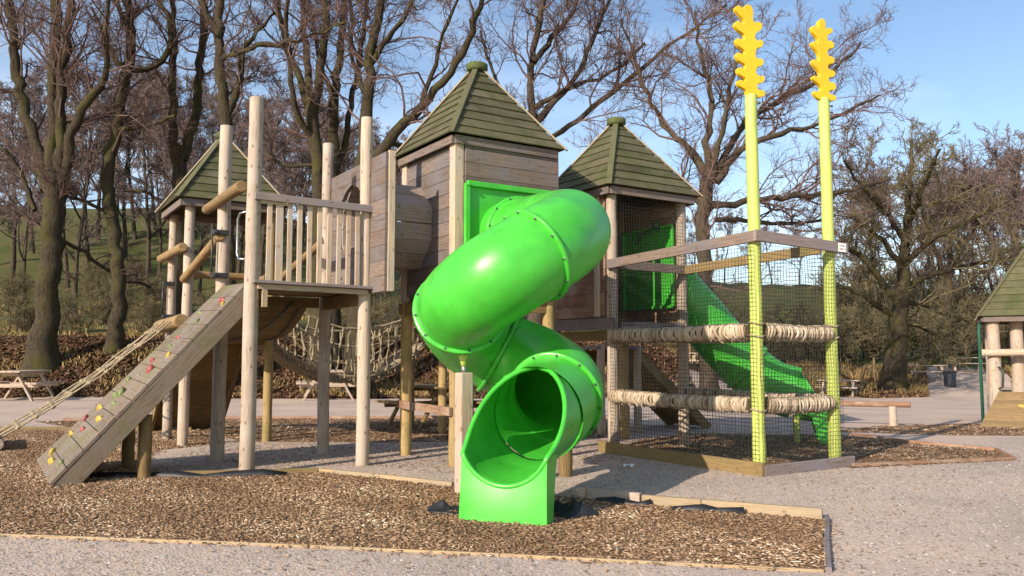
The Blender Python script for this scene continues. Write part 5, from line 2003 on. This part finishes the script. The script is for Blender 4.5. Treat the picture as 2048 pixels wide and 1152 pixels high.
bare_tree(37, [[(1785, 770, 100), (1790, 720, 80), (1798, 640, 64), (1805, 560, 46), (1810, 500, 36), (1815, 430, 26), (1820, 350, 16), (1825, 280, 9)],
               [(1797, 610, 32), (1760, 560, 26), (1735, 520, 20), (1700, 500, 16), (1640, 480, 9)],
               [(1795, 640, 26), (1740, 595, 21), (1690, 575, 15), (1650, 570, 8)],
               [(1808, 530, 26), (1860, 480, 19), (1920, 450, 14), (1985, 420, 8)],
               [(1803, 580, 28), (1870, 545, 21), (1940, 530, 16), (2020, 515, 8)],
               [(1810, 480, 22), (1770, 420, 17), (1720, 370, 12), (1685, 320, 7)],
               [(1814, 450, 20), (1850, 370, 15), (1880, 300, 8)],
               [(1803, 530, 22), (1750, 465, 16), (1695, 430, 9)],
               [(1803, 600, 20), (1870, 620, 14), (1930, 640, 8)],
               [(1798, 640, 18), (1860, 660, 11), (1900, 690, 7)]],
          'broad twiggy oak on the bank left of the play hut', 110, 1.55, bark_='bark', twig_='twigo', twig_r=.010, dspread=4, l1=(1.6, 4.8), f0=.2)
bare_tree(47, [[(2030, 740, 44), (2026, 640, 38), (2028, 520, 30), (2032, 400, 20), (2040, 300, 9)],
               [(2027, 560, 24), (1985, 480, 16), (1950, 400, 10), (1930, 330, 6)],
               [(2028, 540, 22), (2080, 460, 15), (2110, 380, 8)],
               [(2029, 480, 18), (2005, 400, 12), (1990, 300, 7)]],
          'pale distant tree above the roof of the play hut', 111, 2.0, bark_='barkb', twig_='twigf', twig_r=.012, dspread=4, l1=(2, 5), f0=.15)
bare_tree(50, [[(1893, 720, 34), (1895, 620, 28), (1898, 540, 24), (1905, 440, 15), (1908, 340, 7)],
               [(1896, 560, 18), (1860, 480, 12), (1840, 400, 7)],
               [(1898, 540, 18), (1950, 460, 12), (1975, 380, 7)],
               [(1902, 480, 14), (1880, 400, 9), (1870, 320, 6)]],
          'distant tree between the twiggy oak and the play hut', 112, 2.0, bark_='barkb', twig_='twigf', twig_r=.012, dspread=4, l1=(2, 5), f0=.15)


# a generic upright tree, shared by all the distant copies
def generic_tree(name, seed, H_, nl, twig_r, twig_, lab, group, scale=1.0, spread=.5):
    g = np.random.default_rng(seed)
    root = thing(name, Vector((0, 0, 0)), lab, 'tree', group)
    tr, trR = grow(g, np.zeros((1, 3)) - np.array([[0, 0, .4]]), np.array([[0, 0, 1.]]), np.array([H_ * .9]), np.array([H_ * .0125]), 14, .07, .05, np.array([.02]))
    p, d, L, r = children(g, tr, trR, nl, .22, .95, .55, (.35 + spread * .2, .75 + spread * .4), (.45, .75), 1.5, H_ * .55)
    Pl, Rl = grow(g, p, d, L, r, 12, .16, .07, np.full(len(p), twig_r * 1.5))
    V, Q = parts_mesh([(tr, trR, 9), (Pl, Rl, 7)])
    np_mesh('trunk', V, Q, M['barkb'], root, True)
    limbs = [(tr[0, 7:], trR[0, 7:])] + [(Pl[i], Rl[i]) for i in range(len(Pl))]
    V, Q = parts_mesh(crown_from(g, limbs, .55, twig_r, (1.0 * scale, 3.6 * scale), .06, f0=.15))
    np_mesh('crown', V, Q, M[twig_], root, True)
    return root


far_specs = [
    ('bare tree on the hillside seen between the left trunks', 'bare trees on the left hillside',
     [(-40, 56, 1.0), (-10, 48, .9), (45, 46, .8), (95, 72, 1.2), (120, 62, 1.0), (135, 50, .9), (225, 74, 1.2), (265, 66, 1.1), (315, 54, .9), (345, 72, 1.2), (370, 52, .9), (385, 68, 1.1), (455, 72, 1.1), (495, 62, 1.0), (535, 72, 1.1), (560, 70, 1.0), (20, 52, 1.1), (60, 60, 1.1), (150, 40, .85), (175, 56, 1.1), (190, 66, 1.2), (250, 58, 1.1), (290, 48, .95), (300, 70, 1.2), (335, 62, 1.1), (400, 46, .9), (420, 66, 1.1), (470, 54, 1.0), (520, 44, .85), (545, 60, 1.0), (575, 50, .9)]),
    ('bare tree on the slope behind the middle of the play structure', 'bare trees on the middle slope',
     [(600, 64, 1.0), (625, 48, .8), (645, 70, 1.0), (665, 60, .95), (715, 66, .95), (740, 58, .85), (875, 44, .7), (690, 52, .8), (770, 46, .75), (800, 60, .85), (850, 54, .75), (905, 70, .9), (980, 60, .7), (1040, 72, .8)]),
    ('small bare tree along the field edge at right', 'bare trees along the right field edge',
     [(1330, 78, .62), (1390, 84, .60), (1450, 88, .62), (1500, 82, .55), (1545, 86, .58), (1600, 90, .6), (1655, 84, .55), (1700, 80, .52), (1705, 60, 1.0), (1745, 66, 1.1), (1835, 62, 1.05), (1870, 56, .95), (1925, 60, 1.1), (1965, 52, 1.0), (2000, 62, 1.2), (2050, 54, 1.1), (2085, 58, 1.2)]),
]
protos = []
for k, (lab, grp, spots) in enumerate(far_specs):
    pr = [generic_tree('bare_tree', 200 + k * 3 + j, 12.5, 11, .013, 'twigf', lab, grp) for j in range(2)]
    for i, (u, y, sc) in enumerate(spots):
        loc = on_ground(u, y)
        if i < 2:
            c = pr[i]
            c.location = loc
            c.rotation_euler = (0, 0, i * 2.1)
            c.scale = (sc, sc, sc)
        else:
            c = dup(pr[i % 2], loc, random.uniform(0, 6.28), sc * random.uniform(.9, 1.12))


# shrubs: many thin stems from the ground
def shrub(name, seed, H_, ns, twig_r, mat, lab, group):
    g = np.random.default_rng(seed)
    root = thing(name, Vector((0, 0, 0)), lab, 'shrub', group)
    p0 = np.stack([g.normal(0, .45, ns), g.normal(0, .45, ns), np.full(ns, -.1)], 1)
    d0 = np.stack([g.normal(0, .45, ns), g.normal(0, .45, ns), np.ones(ns)], 1)
    P, R = grow(g, p0, d0, g.uniform(.6, 1.1, ns) * H_, g.uniform(.015, .035, ns), 9, .2, .04, np.full(ns, twig_r))
    V, Q = parts_mesh([(P, R, 6)])
    np_mesh('stems', V, Q, M['barkb'], root, True)
    p, d, L, r = children(g, P, R, 16, .08, 1.0, .42, (.4, 1.2), (.4, .7), .5, 1.8)
    P2, R2 = grow(g, p, d, L, np.clip(r, twig_r, .02), 6, .3, .02, np.full(len(p), twig_r * .8))
    p, d, L, r = children(g, P2, R2, 9, .1, 1.0, .45, (.4, 1.1), (.6, .9), .2, .8)
    P3, R3 = grow(g, p, d, L, np.full(len(p), twig_r * .9), 4, .3, .0, np.full(len(p), twig_r * .6))
    V, Q = parts_mesh([(P2, R2, 4), (P3, R3, 3)])
    np_mesh('twigs', V, Q, M[mat], root, True)
    return root


sh_specs = [
    ('tangled olive thicket under the left beech and hillside trees', 'thickets on the left bank', 'twigo', [(60, 37, 1.0), (150, 35, .8), (215, 40, 1.2), (290, 36, .75), (340, 42, 1.2), (430, 37, .9), (30, 45, 1.3), (175, 47, 1.3), (260, 50, 1.3)]),
    ('leafless thicket on the bank behind the deck and tunnel', 'thickets behind the deck', 'twigo', [(540, 37, 1.0), (690, 35, .9), (770, 36, 1.2), (840, 33, 1.1), (900, 36, 1.2), (970, 34, 1.0)]),
    ('tangled thicket on the bank behind the right rope cage', 'thickets on the right bank', 'twigo', [(1300, 44, 1.5), (1380, 46, 1.5), (1450, 48, 1.6), (1520, 46, 1.5), (1590, 49, 1.6), (1660, 47, 1.5), (1730, 49, 1.5), (1860, 50, 1.6), (1905, 52, 1.7), (1955, 54, 1.6), (2020, 55, 1.6), (1690, 74, 2.0), (1740, 80, 2.2), (1790, 76, 2.0), (1850, 78, 2.2), (1890, 70, 2.0), (1935, 74, 2.2), (1985, 68, 2.0), (2035, 66, 2.0)]),
]
for k, (lab, grp, mt, spots) in enumerate(sh_specs):
    pr = [shrub('thicket', 300 + k * 2 + j, 2.2, 12, .008 if k < 2 else .011, mt, lab, grp) for j in range(2)]
    for i, (u, y, sc) in enumerate(spots):
        loc = on_ground(u, y)
        if i < 2:
            pr[i].location = loc
            pr[i].scale = (sc, sc, sc)
        else:
            dup(pr[i % 2], loc, random.uniform(0, 6.28), sc * random.uniform(.85, 1.2))
